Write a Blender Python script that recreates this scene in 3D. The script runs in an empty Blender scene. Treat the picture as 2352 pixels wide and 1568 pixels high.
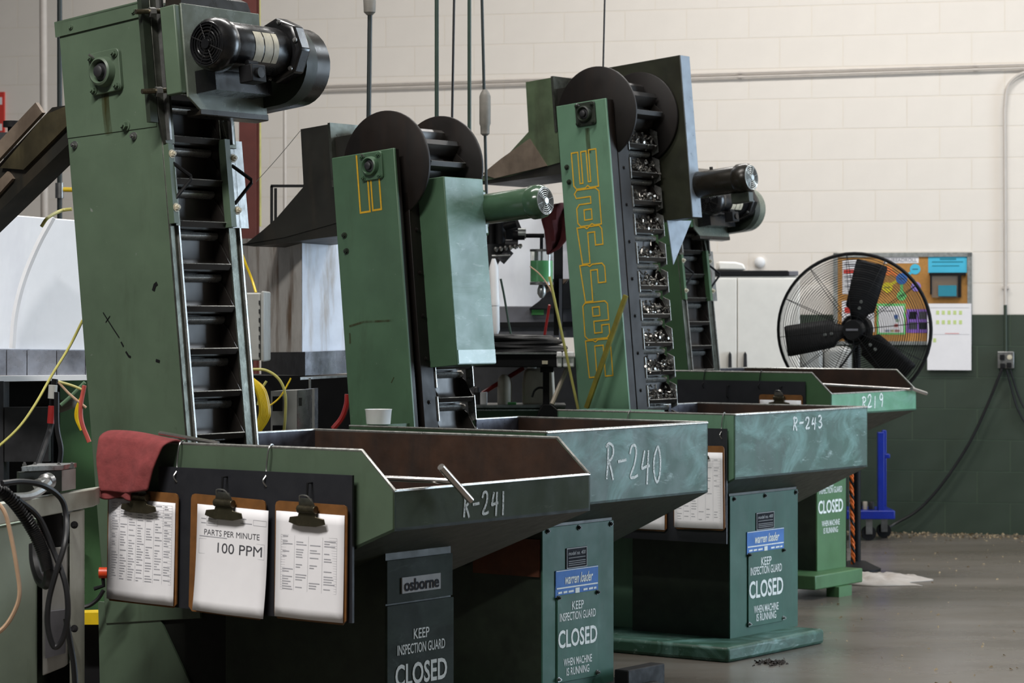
import bpy, math, random
from mathutils import Vector, Matrix
random.seed(7)
PI = math.pi
scene = bpy.context.scene
COL = scene.collection

# ------------------------------------------------------------------ camera, world, lights, exposure
F_PX, CX, HZ, CAM_H = 6000.0, 1176.0, 727.0, 1.37
cam_d = bpy.data.cameras.new('camera')
cam = bpy.data.objects.new('camera', cam_d)
COL.objects.link(cam)
cam.location = (0, 0, CAM_H)
cam.rotation_euler = (PI/2, 0, 0)
cam_d.sensor_width = 36.0
cam_d.lens = F_PX/2352*36.0
cam_d.shift_y = (HZ-784.0)/2352.0
cam_d.clip_end = 200
cam_d.dof.use_dof = True
cam_d.dof.focus_distance = 8.2
cam_d.dof.aperture_fstop = 9.0
scene.camera = cam

world = bpy.data.worlds.new('world')
scene.world = world
world.use_nodes = True
bg = world.node_tree.nodes['Background']
bg.inputs[0].default_value = (0.80, 0.88, 1.0, 1)
bg.inputs[1].default_value = 0.07

def area(name, loc, target, sx, sy, power, col):
    l = bpy.data.lights.new(name, 'AREA')
    l.shape = 'RECTANGLE'; l.size = sx; l.size_y = sy
    l.energy = power; l.color = col
    o = bpy.data.objects.new(name, l)
    COL.objects.link(o)
    o.location = loc
    d = Vector(target)-Vector(loc)
    o.rotation_euler = d.to_track_quat('-Z', 'Y').to_euler()
    return o
# daylight through the open loading door in the right-hand wall
area('loading_door_daylight', (8.9, 11.7, 2.1), (0, 11.5, 0.9), 3.0, 3.8, 235, (0.68, 0.84, 1.0)).data.spread = 2.1

vs = scene.view_settings
vs.view_transform = 'Standard'
vs.look = 'None'
vs.exposure = 0.07
vs.gamma = 1.0
vs.use_curve_mapping = False

# ------------------------------------------------------------------ helpers
def s2l(c):
    return tuple(((v/255.0)/12.92 if v/255.0 <= 0.04045 else ((v/255.0+0.055)/1.055)**2.4) for v in c)

def at(px, py, Y):
    """a point at distance Y that shows at photo pixel (px, py)"""
    return Vector(((px-CX)/F_PX*Y, Y, CAM_H-(py-HZ)/F_PX*Y))

def tag(o, label=None, cat=None, group=None, kind=None):
    if label: o['label'] = label
    if cat: o['category'] = cat
    if group: o['group'] = group
    if kind: o['kind'] = kind
    return o

def empty(name, loc=(0, 0, 0), rz=0.0, label=None, cat=None, group=None, parent=None):
    o = bpy.data.objects.new(name, None)
    COL.objects.link(o)
    o.location = loc
    o.rotation_euler = (0, 0, rz)
    o.empty_display_size = 0.1
    if parent: o.parent = parent
    return tag(o, label, cat, group)

class MB:
    def __init__(s):
        s.v = []; s.f = []
    def add(s, vs_, fs):
        b = len(s.v)
        s.v += [Vector(p) for p in vs_]
        s.f += [tuple(i+b for i in f) for f in fs]
        return s
    def box(s, x0, x1, y0, y1, z0, z1, T=None):
        p = [(x, y, z) for z in (z0, z1) for y in (y0, y1) for x in (x0, x1)]
        if T: p = [T(*q) for q in p]
        return s.add(p, [(0, 2, 3, 1), (4, 5, 7, 6), (0, 1, 5, 4), (2, 6, 7, 3), (0, 4, 6, 2), (1, 3, 7, 5)])
    def prism(s, poly, vec):
        n = len(poly); vec = Vector(vec)
        a = [Vector(p) for p in poly]
        return s.add(a+[p+vec for p in a],
                     [tuple(range(n))[::-1], tuple(range(n, 2*n))] +
                     [(i, (i+1) % n, (i+1) % n+n, i+n) for i in range(n)])
    def hexa(s, a, b):
        """two quads of 4 points each, joined"""
        return s.add(list(a)+list(b), [(3, 2, 1, 0), (4, 5, 6, 7)]+[(i, (i+1) % 4, (i+1) % 4+4, i+4) for i in range(4)])
    def cyl(s, p0, p1, r0, r1=None, n=16, caps=True):
        p0 = Vector(p0); p1 = Vector(p1)
        if r1 is None: r1 = r0
        d = (p1-p0).normalized()
        a = d.orthogonal().normalized(); b = d.cross(a)
        vv = []
        for p, r in ((p0, r0), (p1, r1)):
            vv += [p+(a*math.cos(2*PI*i/n)+b*math.sin(2*PI*i/n))*r for i in range(n)]
        fs = [(i, (i+1) % n, (i+1) % n+n, i+n) for i in range(n)]
        if caps: fs += [tuple(range(n))[::-1], tuple(range(n, 2*n))]
        return s.add(vv, fs)
    def lathe(s, prof, org, axis, n=24, caps=True):
        """prof: list of (radius, height along axis)"""
        org = Vector(org); d = Vector(axis).normalized()
        a = d.orthogonal().normalized(); b = d.cross(a)
        vv = []
        for r, hh in prof:
            vv += [org+d*hh+(a*math.cos(2*PI*i/n)+b*math.sin(2*PI*i/n))*r for i in range(n)]
        fs = []
        for k in range(len(prof)-1):
            fs += [(k*n+i, k*n+(i+1) % n, (k+1)*n+(i+1) % n, (k+1)*n+i) for i in range(n)]
        if caps:
            fs += [tuple(range(n))[::-1], tuple(range((len(prof)-1)*n, len(prof)*n))]
        return s.add(vv, fs)
    def tube(s, pts, r, n=7, closed=False):
        P = [Vector(p) for p in pts]
        m = len(P)
        tang = []
        for i in range(m):
            if closed: t = P[(i+1) % m]-P[i-1]
            else: t = P[min(i+1, m-1)]-P[max(i-1, 0)]
            tang.append(t.normalized())
        a = tang[0].orthogonal().normalized()
        vv = []
        for i in range(m):
            a = (a-tang[i]*a.dot(tang[i]))
            a = a.normalized() if a.length > 1e-6 else tang[i].orthogonal().normalized()
            b = tang[i].cross(a)
            rr = r[i] if isinstance(r, (list, tuple)) else r
            vv += [P[i]+(a*math.cos(2*PI*k/n)+b*math.sin(2*PI*k/n))*rr for k in range(n)]
        fs = []
        for i in range(m if closed else m-1):
            j = (i+1) % m
            fs += [(i*n+k, i*n+(k+1) % n, j*n+(k+1) % n, j*n+k) for k in range(n)]
        if not closed: fs += [tuple(range(n))[::-1], tuple(range((m-1)*n, m*n))]
        return s.add(vv, fs)
    def ring(s, c, axis, R, r, n=40, m=6):
        c = Vector(c); d = Vector(axis).normalized()
        a = d.orthogonal().normalized(); b = d.cross(a)
        return s.tube([c+(a*math.cos(2*PI*i/n)+b*math.sin(2*PI*i/n))*R for i in range(n)], r, m, True)
    def ribbon(s, pts, w, plane, closed=False):
        """flat stroke; plane(a, b) -> 3D"""
        P = [Vector((p[0], p[1])) for p in pts]
        m = len(P); vv = []
        for i in range(m):
            if closed: d0 = P[i]-P[i-1]; d1 = P[(i+1) % m]-P[i]
            else:
                d0 = P[i]-P[max(i-1, 0)]; d1 = P[min(i+1, m-1)]-P[i]
                if d0.length < 1e-9: d0 = d1
                if d1.length < 1e-9: d1 = d0
            d0 = d0.normalized(); d1 = d1.normalized()
            nn = Vector((-(d0.y+d1.y), d0.x+d1.x))
            nn = nn.normalized() if nn.length > 1e-6 else Vector((-d0.y, d0.x))
            k = max(0.45, nn.dot(Vector((-d0.y, d0.x))))
            nn = nn*(w/2/k)
            vv += [plane(*(P[i]+nn)), plane(*(P[i]-nn))]
        fs = [(2*i, 2*i+1, 2*((i+1) % m)+1, 2*((i+1) % m)) for i in range(m if closed else m-1)]
        return s.add(vv, fs)
    def quad(s, a, b, c, d):
        return s.add([a, b, c, d], [(0, 1, 2, 3)])
    def mesh(s, name, mat, smooth=True):
        me = bpy.data.meshes.new(name)
        me.from_pydata([tuple(p) for p in s.v], [], s.f)
        me.validate(); me.update()
        if smooth:
            me.shade_smooth(); me.set_sharp_from_angle(angle=0.7)
        if mat: me.materials.append(mat)
        return me
    def build(s, name, mat, parent=None, smooth=True, bevel=0.0):
        o = bpy.data.objects.new(name, s.mesh(name, mat, smooth))
        COL.objects.link(o)
        if parent: o.parent = parent
        if bevel:
            b = o.modifiers.new('bevel', 'BEVEL'); b.width = bevel; b.segments = 2
            b.limit_method = 'ANGLE'; b.angle_limit = 0.6
        return o

def inst(me, name, parent=None, loc=None, mat4=None):
    o = bpy.data.objects.new(name, me)
    COL.objects.link(o)
    if parent: o.parent = parent
    if mat4 is not None: o.matrix_basis = mat4
    elif loc is not None: o.location = loc
    return o

def spline(pts, k=8):
    P = [Vector(p) for p in pts]
    P = [P[0]*2-P[1]]+P+[P[-1]*2-P[-2]]
    out = []
    for i in range(1, len(P)-2):
        p0, p1, p2, p3 = P[i-1:i+3]
        for j in range(k):
            t = j/k
            out.append(0.5*((2*p1)+(p2-p0)*t+(2*p0-5*p1+4*p2-p3)*t*t+(3*p1-p0-3*p2+p3)*t**3))
    out.append(P[-2])
    return out

_tcache = {}
def text_geo(body, bold=0.0):
    k = (body, bold)
    if k not in _tcache:
        cu = bpy.data.curves.new('t', 'FONT')
        cu.body = body; cu.size = 1.0; cu.align_x = 'CENTER'; cu.align_y = 'CENTER'
        cu.resolution_u = 3; cu.offset = bold
        o = bpy.data.objects.new('t', cu); COL.objects.link(o)
        bpy.context.view_layer.update()
        dg = bpy.context.evaluated_depsgraph_get()
        me = bpy.data.meshes.new_from_object(o.evaluated_get(dg))
        vv = [v.co.copy() for v in me.vertices]; ff = [tuple(p.vertices) for p in me.polygons]
        xs = [v.x for v in vv]; ys = [v.y for v in vv]
        cx, cy = (min(xs)+max(xs))/2, (min(ys)+max(ys))/2
        vv = [Vector(((v.x-cx)/(max(xs)-min(xs)), (v.y-cy)/(max(ys)-min(ys)), 0)) for v in vv]
        bpy.data.objects.remove(o); bpy.data.curves.remove(cu); bpy.data.meshes.remove(me)
        _tcache[k] = (vv, ff)
    return _tcache[k]
def text_to(mb, body, plane, ca, cb, w, hh, shear=0.0, bold=0.012):
    """lay flat lettering of width w, height hh centred at (ca, cb) on plane(a, b)"""
    vv, ff = text_geo(body, bold)
    mb.add([plane(ca+v.x*w+v.y*hh*shear, cb+v.y*hh) for v in vv], ff)

# ------------------------------------------------------------------ materials
def new_mat(name):
    m = bpy.data.materials.new(name); m.use_nodes = True
    nt = m.node_tree
    return m, nt, nt.nodes['Principled BSDF']
def nd(nt, t, **k):
    n = nt.nodes.new(t)
    for a, b in k.items(): setattr(n, a, b)
    return n
def noise(nt, scale, detail=4, rough=0.6, stretch=(1, 1, 1), dist=0.0):
    tc = nd(nt, 'ShaderNodeTexCoord'); mp = nd(nt, 'ShaderNodeMapping')
    mp.inputs['Scale'].default_value = stretch
    nz = nd(nt, 'ShaderNodeTexNoise')
    nz.inputs['Scale'].default_value = scale; nz.inputs['Detail'].default_value = detail
    nz.inputs['Roughness'].default_value = rough; nz.inputs['Distortion'].default_value = dist
    nt.links.new(tc.outputs['Object'], mp.inputs['Vector']); nt.links.new(mp.outputs['Vector'], nz.inputs['Vector'])
    return nz.outputs['Fac']
def ramp(nt, src, a, b, ca=(0, 0, 0, 1), cb=(1, 1, 1, 1)):
    r = nd(nt, 'ShaderNodeValToRGB')
    r.color_ramp.elements[0].position = a; r.color_ramp.elements[1].position = b
    r.color_ramp.elements[0].color = ca; r.color_ramp.elements[1].color = cb
    nt.links.new(src, r.inputs['Fac'])
    return r.outputs['Color']
def mixc(nt, fac, a, b, strength=1.0):
    m = nd(nt, 'ShaderNodeMix', data_type='RGBA')
    for s_, v in (('A', a), ('B', b)):
        i = [x for x in m.inputs if x.name == s_ and x.type == 'RGBA'][0]
        if isinstance(v, tuple): i.default_value = (*v[:3], 1)
        else: nt.links.new(v, i)
    if strength != 1.0:
        mm = nd(nt, 'ShaderNodeMath', operation='MULTIPLY'); mm.inputs[1].default_value = strength
        nt.links.new(fac, mm.inputs[0]); fac = mm.outputs[0]
    nt.links.new(fac, m.inputs['Factor'])
    return [o for o in m.outputs if o.type == 'RGBA'][0]
def bump(nt, bsdf, src, strength=0.2, dist=0.002):
    b = nd(nt, 'ShaderNodeBump'); b.inputs['Strength'].default_value = strength; b.inputs['Distance'].default_value = dist
    nt.links.new(src, b.inputs['Height']); nt.links.new(b.outputs['Normal'], bsdf.inputs['Normal'])

def plain(name, rgb, rough=0.5, metal=0.0, var=0.25, scale=14, spec=0.5, streak=None, bmp=0.0, rv=0.15):
    """colour with soft mottling; streak=(rgb, amount, scale) adds stains running down"""
    m, nt, b = new_mat(name)
    c = s2l(rgb)
    dk = tuple(v*(1-var) for v in c); lt = tuple(min(1, v*(1+var*0.6)) for v in c)
    n1 = noise(nt, scale, 5)
    col = mixc(nt, ramp(nt, n1, 0.3, 0.7), dk, lt)
    if streak:
        n2 = noise(nt, streak[2], 6, 0.65, (1, 1, 0.16), 0.3)
        col = mixc(nt, ramp(nt, n2, 0.48, 0.68), col, s2l(streak[0]), streak[1])
    nt.links.new(col, b.inputs['Base Color'])
    b.inputs['Metallic'].default_value = metal
    b.inputs['Specular IOR Level'].default_value = spec
    rr = nd(nt, 'ShaderNodeMapRange')
    rr.inputs['To Min'].default_value = max(0.02, rough-rv); rr.inputs['To Max'].default_value = min(1, rough+rv)
    nt.links.new(noise(nt, scale*1.7, 3), rr.inputs['Value']); nt.links.new(rr.outputs[0], b.inputs['Roughness'])
    if bmp: bump(nt, b, noise(nt, scale*3, 4), bmp)
    return m

def paint(name, rgb, rough=0.42, grime=(38, 34, 20), gamt=0.45, chips=(120, 125, 118), camt=0.8, scuff=None, spec=0.5):
    """worn machine enamel: mottling, oily drips, chips, optional pale scuffed patches"""
    m, nt, b = new_mat(name)
    c = s2l(rgb)
    n1 = noise(nt, 5, 5)
    col = mixc(nt, ramp(nt, n1, 0.3, 0.72), tuple(v*0.85 for v in c), tuple(v*1.12 for v in c))
    col = mixc(nt, ramp(nt, noise(nt, 4.5, 7, 0.7, (1, 1, 0.22), 0.4), 0.52, 0.78), col, s2l(grime), gamt)
    if scuff:
        col = mixc(nt, ramp(nt, noise(nt, 3.6, 8, 0.66, (1.0, 0.9, 1.7), 1.0), 0.46, 0.62), col, s2l(scuff[0]), scuff[1])
        col = mixc(nt, ramp(nt, noise(nt, 26, 6, 0.7, (1, 0.4, 1.3), 0.6), 0.6, 0.72), col, s2l(scuff[2]), scuff[3])
    col = mixc(nt, ramp(nt, noise(nt, 34, 5, 0.65), 0.70, 0.74), col, s2l(chips), camt)
    col = mixc(nt, ramp(nt, noise(nt, 21, 5, 0.7, (1, 1, 0.7)), 0.70, 0.76), col, s2l((24, 24, 18)), 0.7)
    nt.links.new(col, b.inputs['Base Color'])
    rr = nd(nt, 'ShaderNodeMapRange')
    rr.inputs['To Min'].default_value = rough-0.12; rr.inputs['To Max'].default_value = rough+0.2
    nt.links.new(noise(nt, 9, 4), rr.inputs['Value']); nt.links.new(rr.outputs[0], b.inputs['Roughness'])
    b.inputs['Specular IOR Level'].default_value = spec
    bump(nt, b, noise(nt, 60, 4), 0.12, 0.001)
    return m

G_A = paint('olive_green_enamel', (76, 92, 74))
G_A2 = paint('far_green_enamel', (62, 92, 62))
G_B = paint('sea_green_enamel', (70, 98, 74))
G_B2 = paint('lit_green_enamel', (92, 126, 102))  # lightened green: the stronger light on R-243 is put into the colour
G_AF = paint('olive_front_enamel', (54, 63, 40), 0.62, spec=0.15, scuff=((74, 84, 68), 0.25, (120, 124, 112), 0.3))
G_A2F = paint('far_front_enamel', (92, 142, 112), scuff=((130, 165, 150), 0.4, (150, 175, 165), 0.3))
G_BF = paint('scuffed_front_enamel', (46, 80, 64), 0.46, spec=0.4, scuff=((104, 142, 134), 0.72, (176, 196, 192), 0.55), gamt=0.5)
G_COV = paint('cover_front_enamel', (92, 124, 110), 0.4, scuff=((132, 160, 152), 0.5, (190, 205, 202), 0.5), gamt=0.25)
G_LEG = paint('base_green_enamel', (74, 112, 72))
G_PED = paint('pedestal_enamel', (54, 92, 78), 0.5, gamt=0.3, camt=0.5, spec=0.3)
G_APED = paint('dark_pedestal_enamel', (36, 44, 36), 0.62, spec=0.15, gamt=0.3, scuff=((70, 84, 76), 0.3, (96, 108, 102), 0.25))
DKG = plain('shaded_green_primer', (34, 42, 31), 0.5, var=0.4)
RUST = plain('rusty_hopper_lining', (54, 34, 22), 0.6, var=0.5, scale=9, streak=((30, 22, 18), 0.8, 8), bmp=0.3)
LINER = plain('worn_grey_liner', (92, 92, 100), 0.32, 0.7, var=0.4, scale=20)
STEEL = plain('worn_steel', (150, 150, 148), 0.34, 0.85, var=0.35, scale=22, bmp=0.15)
RAIL = plain('oily_steel_rail', (92, 94, 86), 0.32, 0.8, var=0.45, scale=18, bmp=0.25)
EDGE = plain('bare_steel_edge', (176, 176, 172), 0.3, 0.8, var=0.3, scale=40)
CLEAT = plain('oiled_black_cleat', (48, 44, 41), 0.36, 0.25, var=0.3, scale=12)
BACKPL = plain('oiled_black_belt', (30, 28, 26), 0.4, 0.2, var=0.3)
DISC = plain('oily_brown_steel', (25, 21, 19), 0.5, 0.15, var=0.4, scale=7, streak=((44, 30, 20), 0.45, 6), spec=0.3)
CHUTE = plain('greasy_dark_chute', (34, 33, 28), 0.5, 0.15, var=0.5, scale=6, streak=((58, 50, 38), 0.5, 7))
CHUTE_L = plain('bare_metal_chute', (126, 112, 98), 0.5, 0.35, var=0.4, scale=7, streak=((60, 46, 34), 0.5, 7))
CHUTE_G = plain('greasy_green_chute', (44, 46, 34), 0.45, 0.1, var=0.5, scale=6, streak=((40, 38, 26), 0.7, 5))
BLK = plain('black_motor_enamel', (20, 20, 21), 0.26, 0.0, var=0.2)
BLKM = plain('matt_black', (13, 13, 15), 0.6, var=0.2, spec=0.25)
BOARD = plain('black_pegboard', (28, 29, 34), 0.55, var=0.12)
BROWN = plain('black_brown_housing', (38, 34, 28), 0.3, 0.3, var=0.25)
HOUSE = plain('grey_green_housing', (118, 124, 112), 0.3, 0.3, var=0.25, streak=((70, 66, 44), 0.4, 6))
PLATEG = plain('grey_green_plate', (104, 112, 102), 0.25, 0.15, var=0.2, streak=((74, 80, 58), 0.35, 5))
G_MOT = plain('green_motor_enamel', (58, 82, 62), 0.22, var=0.15)
ALU = plain('cast_aluminium', (170, 174, 172), 0.35, 0.7, var=0.3, scale=40)
CHROME = plain('bright_plated_steel', (196, 192, 188), 0.2, 0.9, var=0.15)
BRASSY = plain('bronze_clip', (92, 86, 70), 0.3, 0.8, var=0.3, scale=30)
HARDB = plain('brown_hardboard', (118, 78, 40), 0.45, var=0.3, scale=20)
PAPER = plain('white_paper', (232, 230, 232), 0.8, var=0.03)
INK = plain('grey_print', (160, 160, 166), 0.8, var=0.2)
INKD = plain('dark_print', (62, 62, 68), 0.8, var=0.15)
RAG = plain('red_shop_cloth', (128, 56, 56), 0.95, var=0.25, scale=30, bmp=0.5)
RAG_D = plain('dark_red_cloth', (84, 30, 34), 0.95, var=0.25, scale=20, bmp=0.4)
LETTER = plain('white_screenprint', (226, 230, 226), 0.7, var=0.12, scale=60)
YEL = plain('yellow_screenprint', (206, 160, 30), 0.55, var=0.15, scale=60)
BLUEP = plain('blue_name_plate', (88, 128, 190), 0.7, var=0.12, spec=0.15)
BLKP = plain('black_data_plate', (22, 22, 30), 0.7, var=0.2, spec=0.15)
SILV = plain('silver_plate_edge', (160, 160, 160), 0.6, 0.0, var=0.1, spec=0.3)
LABEL = plain('aged_label', (190, 182, 160), 0.5, var=0.25, scale=30)
WHITE = plain('white_enamel', (242, 244, 248), 0.35, var=0.03, streak=((190, 190, 204), 0.4, 3.5))
WHITE2 = plain('shaded_stained_white', (190, 186, 180), 0.4, var=0.12, streak=((96, 70, 40), 0.95, 13))  # brown stains, over a base darkened for the face in shadow
WHITE3 = plain('lit_stained_white', (226, 230, 240), 0.4, var=0.08, streak=((160, 138, 110), 0.75, 11))  # same stained white, base lightened for the lit face
BRUSH = plain('scratched_sheet_steel', (165, 168, 178), 0.28, 0.7, var=0.5, scale=9, streak=((90, 92, 100), 0.5, 9))
DKGREY = plain('dark_grey_casting', (44, 44, 46), 0.5, 0.2, var=0.4)
GREY = plain('grey_cabinet_enamel', (168, 168, 164), 0.45, var=0.1, streak=((110, 108, 100), 0.3, 6))
GREYP = plain('mid_grey_panel', (110, 110, 116), 0.5, var=0.15)
BENCH = plain('pale_green_bench_enamel', (168, 186, 168), 0.4, var=0.12, scale=6, streak=((86, 100, 68), 0.5, 4))
BEAM = plain('pale_bench_beam', (196, 200, 188), 0.4, var=0.14, streak=((120, 122, 100), 0.5, 7))
CABLE = plain('black_rubber_cable', (22, 22, 24), 0.42, var=0.2)
YCAB = plain('yellow_cable', (216, 182, 24), 0.4, var=0.15)
YHOSE = plain('faded_yellow_line', (178, 172, 96), 0.45, var=0.2)
RHOSE = plain('red_hose', (146, 36, 34), 0.4, var=0.2)
PHOSE = plain('pink_red_hose', (186, 84, 74), 0.45, var=0.2)
TAN = plain('tan_cord', (176, 146, 118), 0.5, var=0.2)
GHOSE = plain('green_line', (92, 120, 92), 0.45, var=0.2)
REDC = plain('oxide_red_column', (96, 42, 34), 0.6, var=0.25, scale=5)
CONDUIT = plain('painted_conduit', (196, 188, 180), 0.5, var=0.08)
PIPEK = plain('black_iron_pipe', (38, 46, 46), 0.45, 0.1, var=0.2)
PIPEG = plain('dark_green_pipe', (48, 66, 56), 0.45, var=0.2)
SWITCH = plain('dusty_grey_switch', (120, 116, 108), 0.6, var=0.25, scale=20)
CORK = plain('cork_board', (178, 128, 66), 0.85, var=0.12, scale=60)
CREAMP = plain('cream_cabinet', (232, 228, 220), 0.5, var=0.04)
BLUE = plain('blue_cart_enamel', (16, 40, 140), 0.35, var=0.15)
ORANGE = plain('orange_rope', (206, 96, 22), 0.7, var=0.2)
SAFEO = plain('red_orange_knob', (206, 66, 28), 0.4, var=0.15)
PATCH = plain('greasy_olive_patch', (64, 58, 40), 0.45, 0.1, var=0.5, scale=9, streak=((36, 32, 20), 0.7, 7))
VOID_BLK = plain('under_hopper_shade', (20, 22, 18), 0.6, var=0.3, spec=0.2)  # near-black standing in for the shade under the hopper
TAPE = paint('peeling_film', (112, 142, 128), 0.2, gamt=0.2, scuff=((150, 168, 160), 0.7, (220, 226, 222), 0.8))
SKIRT = plain('rust_brown_sheet', (88, 46, 26), 0.7, var=0.4)
GLARE = plain('door_glare_grey', (136, 146, 156), 0.32, 0.3, var=0.12)  # door glare on the sheet put into its colour as pale grey-blue
HOODG = plain('mottled_green_hood', (78, 92, 68), 0.45, var=0.4, scale=7, streak=((44, 40, 28), 0.7, 6))
PLASTW = plain('white_plastic', (226, 226, 226), 0.45, var=0.06)
JUG = plain('dirty_white_jug', (196, 186, 168), 0.5, var=0.15, streak=((140, 120, 96), 0.5, 6))
FLUFF = plain('white_absorbent_sheet', (166, 158, 150), 0.95, var=0.15, scale=12, streak=((150, 140, 130), 0.4, 9))
CHIPS = plain('pale_swarf', (176, 158, 128), 0.7, 0.1, var=0.4, scale=30)
DCHIPS = plain('dark_swarf', (60, 52, 46), 0.6, 0.2, var=0.4)
BOLT = plain('loose_steel_bolts', (150, 146, 140), 0.25, 0.9, var=0.5, scale=60)
ROSTICK = plain('yellow_painted_stick', (112, 104, 30), 0.5, var=0.35, scale=16)
c_ = {}
for k_, v_ in dict(cyan=(72, 184, 216), orange=(232, 128, 60), blue=(52, 104, 176), yellow=(214, 198, 40), green=(112, 200, 116),
                   violet=(150, 130, 214), purple=(128, 88, 176), lime=(196, 212, 140), red=(206, 60, 50), teal=(40, 130, 150)).items():
    c_[k_] = plain('card_'+k_, v_, 0.8, var=0.04)

def chalk_mat():
    m, nt, b = new_mat('chalk_stroke')
    b.inputs['Base Color'].default_value = (0.72, 0.76, 0.74, 1); b.inputs['Roughness'].default_value = 0.9
    tr = nd(nt, 'ShaderNodeBsdfTransparent'); mx = nd(nt, 'ShaderNodeMixShader')
    nt.links.new(ramp(nt, noise(nt, 120, 3), 0.28, 0.5), mx.inputs['Fac'])
    nt.links.new(tr.outputs[0], mx.inputs[1]); nt.links.new(b.outputs[0], mx.inputs[2])
    nt.links.new(mx.outputs[0], nt.nodes['Material Output'].inputs['Surface'])
    return m
CHALK = chalk_mat()
def glass_mat(name, rgb, rough=0.05, trans=0.9):
    m, nt, b = new_mat(name)
    b.inputs['Base Color'].default_value = (*s2l(rgb), 1)
    b.inputs['Roughness'].default_value = rough; b.inputs['Transmission Weight'].default_value = trans
    return m
GLASS = glass_mat('clear_plastic', (235, 240, 240))
OIL = plain('green_coolant', (84, 214, 118), 0.15, var=0.12)
def floor_mat():
    m, nt, b = new_mat('stained_concrete')
    col = mixc(nt, ramp(nt, noise(nt, 0.9, 8, 0.6, (0.5, 1.5, 1)), 0.3, 0.72), s2l((84, 77, 68)), s2l((116, 109, 102)))
    col = mixc(nt, ramp(nt, noise(nt, 9, 6, 0.7), 0.5, 0.75), col, s2l((92, 80, 66)), 0.5)
    col = mixc(nt, ramp(nt, noise(nt, 55, 4), 0.70, 0.74), col, s2l((190, 184, 172)), 0.6)
    nt.links.new(col, b.inputs['Base Color'])
    rr = nd(nt, 'ShaderNodeMapRange')
    rr.inputs['To Min'].default_value = 0.16; rr.inputs['To Max'].default_value = 0.40
    nt.links.new(noise(nt, 1.4, 6, 0.6, (0.6, 1.4, 1)), rr.inputs['Value']); nt.links.new(rr.outputs[0], b.inputs['Roughness'])
    bump(nt, b, noise(nt, 40, 5), 0.08, 0.002)
    return m
FLOOR = floor_mat()
W_CREAM = plain('cream_painted_block', (228, 221, 212), 0.7, var=0.035, scale=2.5, bmp=0.12)
W_GREEN = plain('green_painted_block', (50, 62, 50), 0.5, var=0.16, scale=3, bmp=0.12)
MORTAR_C = plain('cream_painted_joint', (225, 217, 205), 0.8, var=0.03)
MORTAR_G = plain('green_painted_joint', (76, 92, 74), 0.7, var=0.08)

# ------------------------------------------------------------------ setting
WYAW = -math.radians(13.5)
WO = Vector((2.815, 16.49, 0))
WX = Vector((math.cos(WYAW), math.sin(WYAW), 0)); WN = Vector((WX.y, -WX.x, 0))   # WN points into the room
def wallp(px, py, off=0.0):
    """(s, z) on the back wall (moved off metres into the room) seen at a pixel"""
    r = Vector(((px-CX)/F_PX, 1.0, -(py-HZ)/F_PX))
    o = WO+WN*off
    k = (o.x*WN.x+o.y*WN.y)/(r.x*WN.x+r.y*WN.y)
    P = r*k+Vector((0, 0, CAM_H))
    return (P-o).dot(WX), P.z
def wl(s, z, off=0.0):
    return WO+WX*s+WN*off+Vector((0, 0, z))

tag(MB().box(-12, 9.2, -4, 20.5, -0.2, 0).build('floor', FLOOR), kind='structure')
tag(MB().box(-12, 9.2, -4, 20.5, 6.2, 6.4).build('ceiling', CREAMP), kind='structure')
wb = empty('wall_back', WO, WYAW); tag(wb, kind='structure')
CH, BL = 0.1975, 0.405
# plain backing behind the blocks (the joints show it)
b_ = MB().box(-9, 6.0, 0.0025, 0.25, 0, CH*7).build('joint_backing', MORTAR_G, wb)
b_ = MB().box(-9, 6.0, 0.0014, 0.25, CH*7, 6.2).build('joint_backing', MORTAR_C, wb)
blk_me = {}
for key, mt in (('g', W_GREEN), ('c', W_CREAM)):
    for half in (1, 0):
        blk_me[key, half] = MB().box(0.003, BL*(1 if half else 0.5)-0.003, 0, 0.03, 0.003, CH-0.003).mesh('block', mt)
for row in range(0, 19):
    key = 'g' if row < 7 else 'c'
    off = 0.2 if row % 2 else 0.0
    s = -7.0+off if row >= 7 else -1.7+off
    while s < 1.15:
        inst(blk_me[key, 1], 'block', wb, (s, 0, row*CH))
        s += BL
# the wall beyond what the photograph shows, in plain face
MB().box(s, 6.0, 0, 0.03, 0, CH*7).build('plain_face', W_GREEN, wb)
MB().box(s, 6.0, 0, 0.03, CH*7, CH*19).build('plain_face', W_CREAM, wb)
MB().box(-9, 6.0, 0, 0.03, CH*19, 6.2).build('plain_face', W_CREAM, wb)
MB().box(-9, -1.75, 0, 0.03, 0, CH*7).build('plain_face', W_CREAM, wb)
MB().box(-9, -7.05, 0, 0.03, CH*7, CH*19).build('plain_face', W_CREAM, wb)
# right-hand wall with the open loading door
wr = empty('wall_right', (9.1, 0, 0)); tag(wr, kind='structure')
MB().box(0, 0.2, -4, 10.1, 0, 6.2).build('wall_face', W_CREAM, wr)
MB().box(0, 0.2, 13.3, 15.0, 0, 6.2).build('wall_face', W_CREAM, wr)
MB().box(0, 0.2, 10.1, 13.3, 4.1, 6.2).build('wall_face', W_CREAM, wr)

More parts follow.
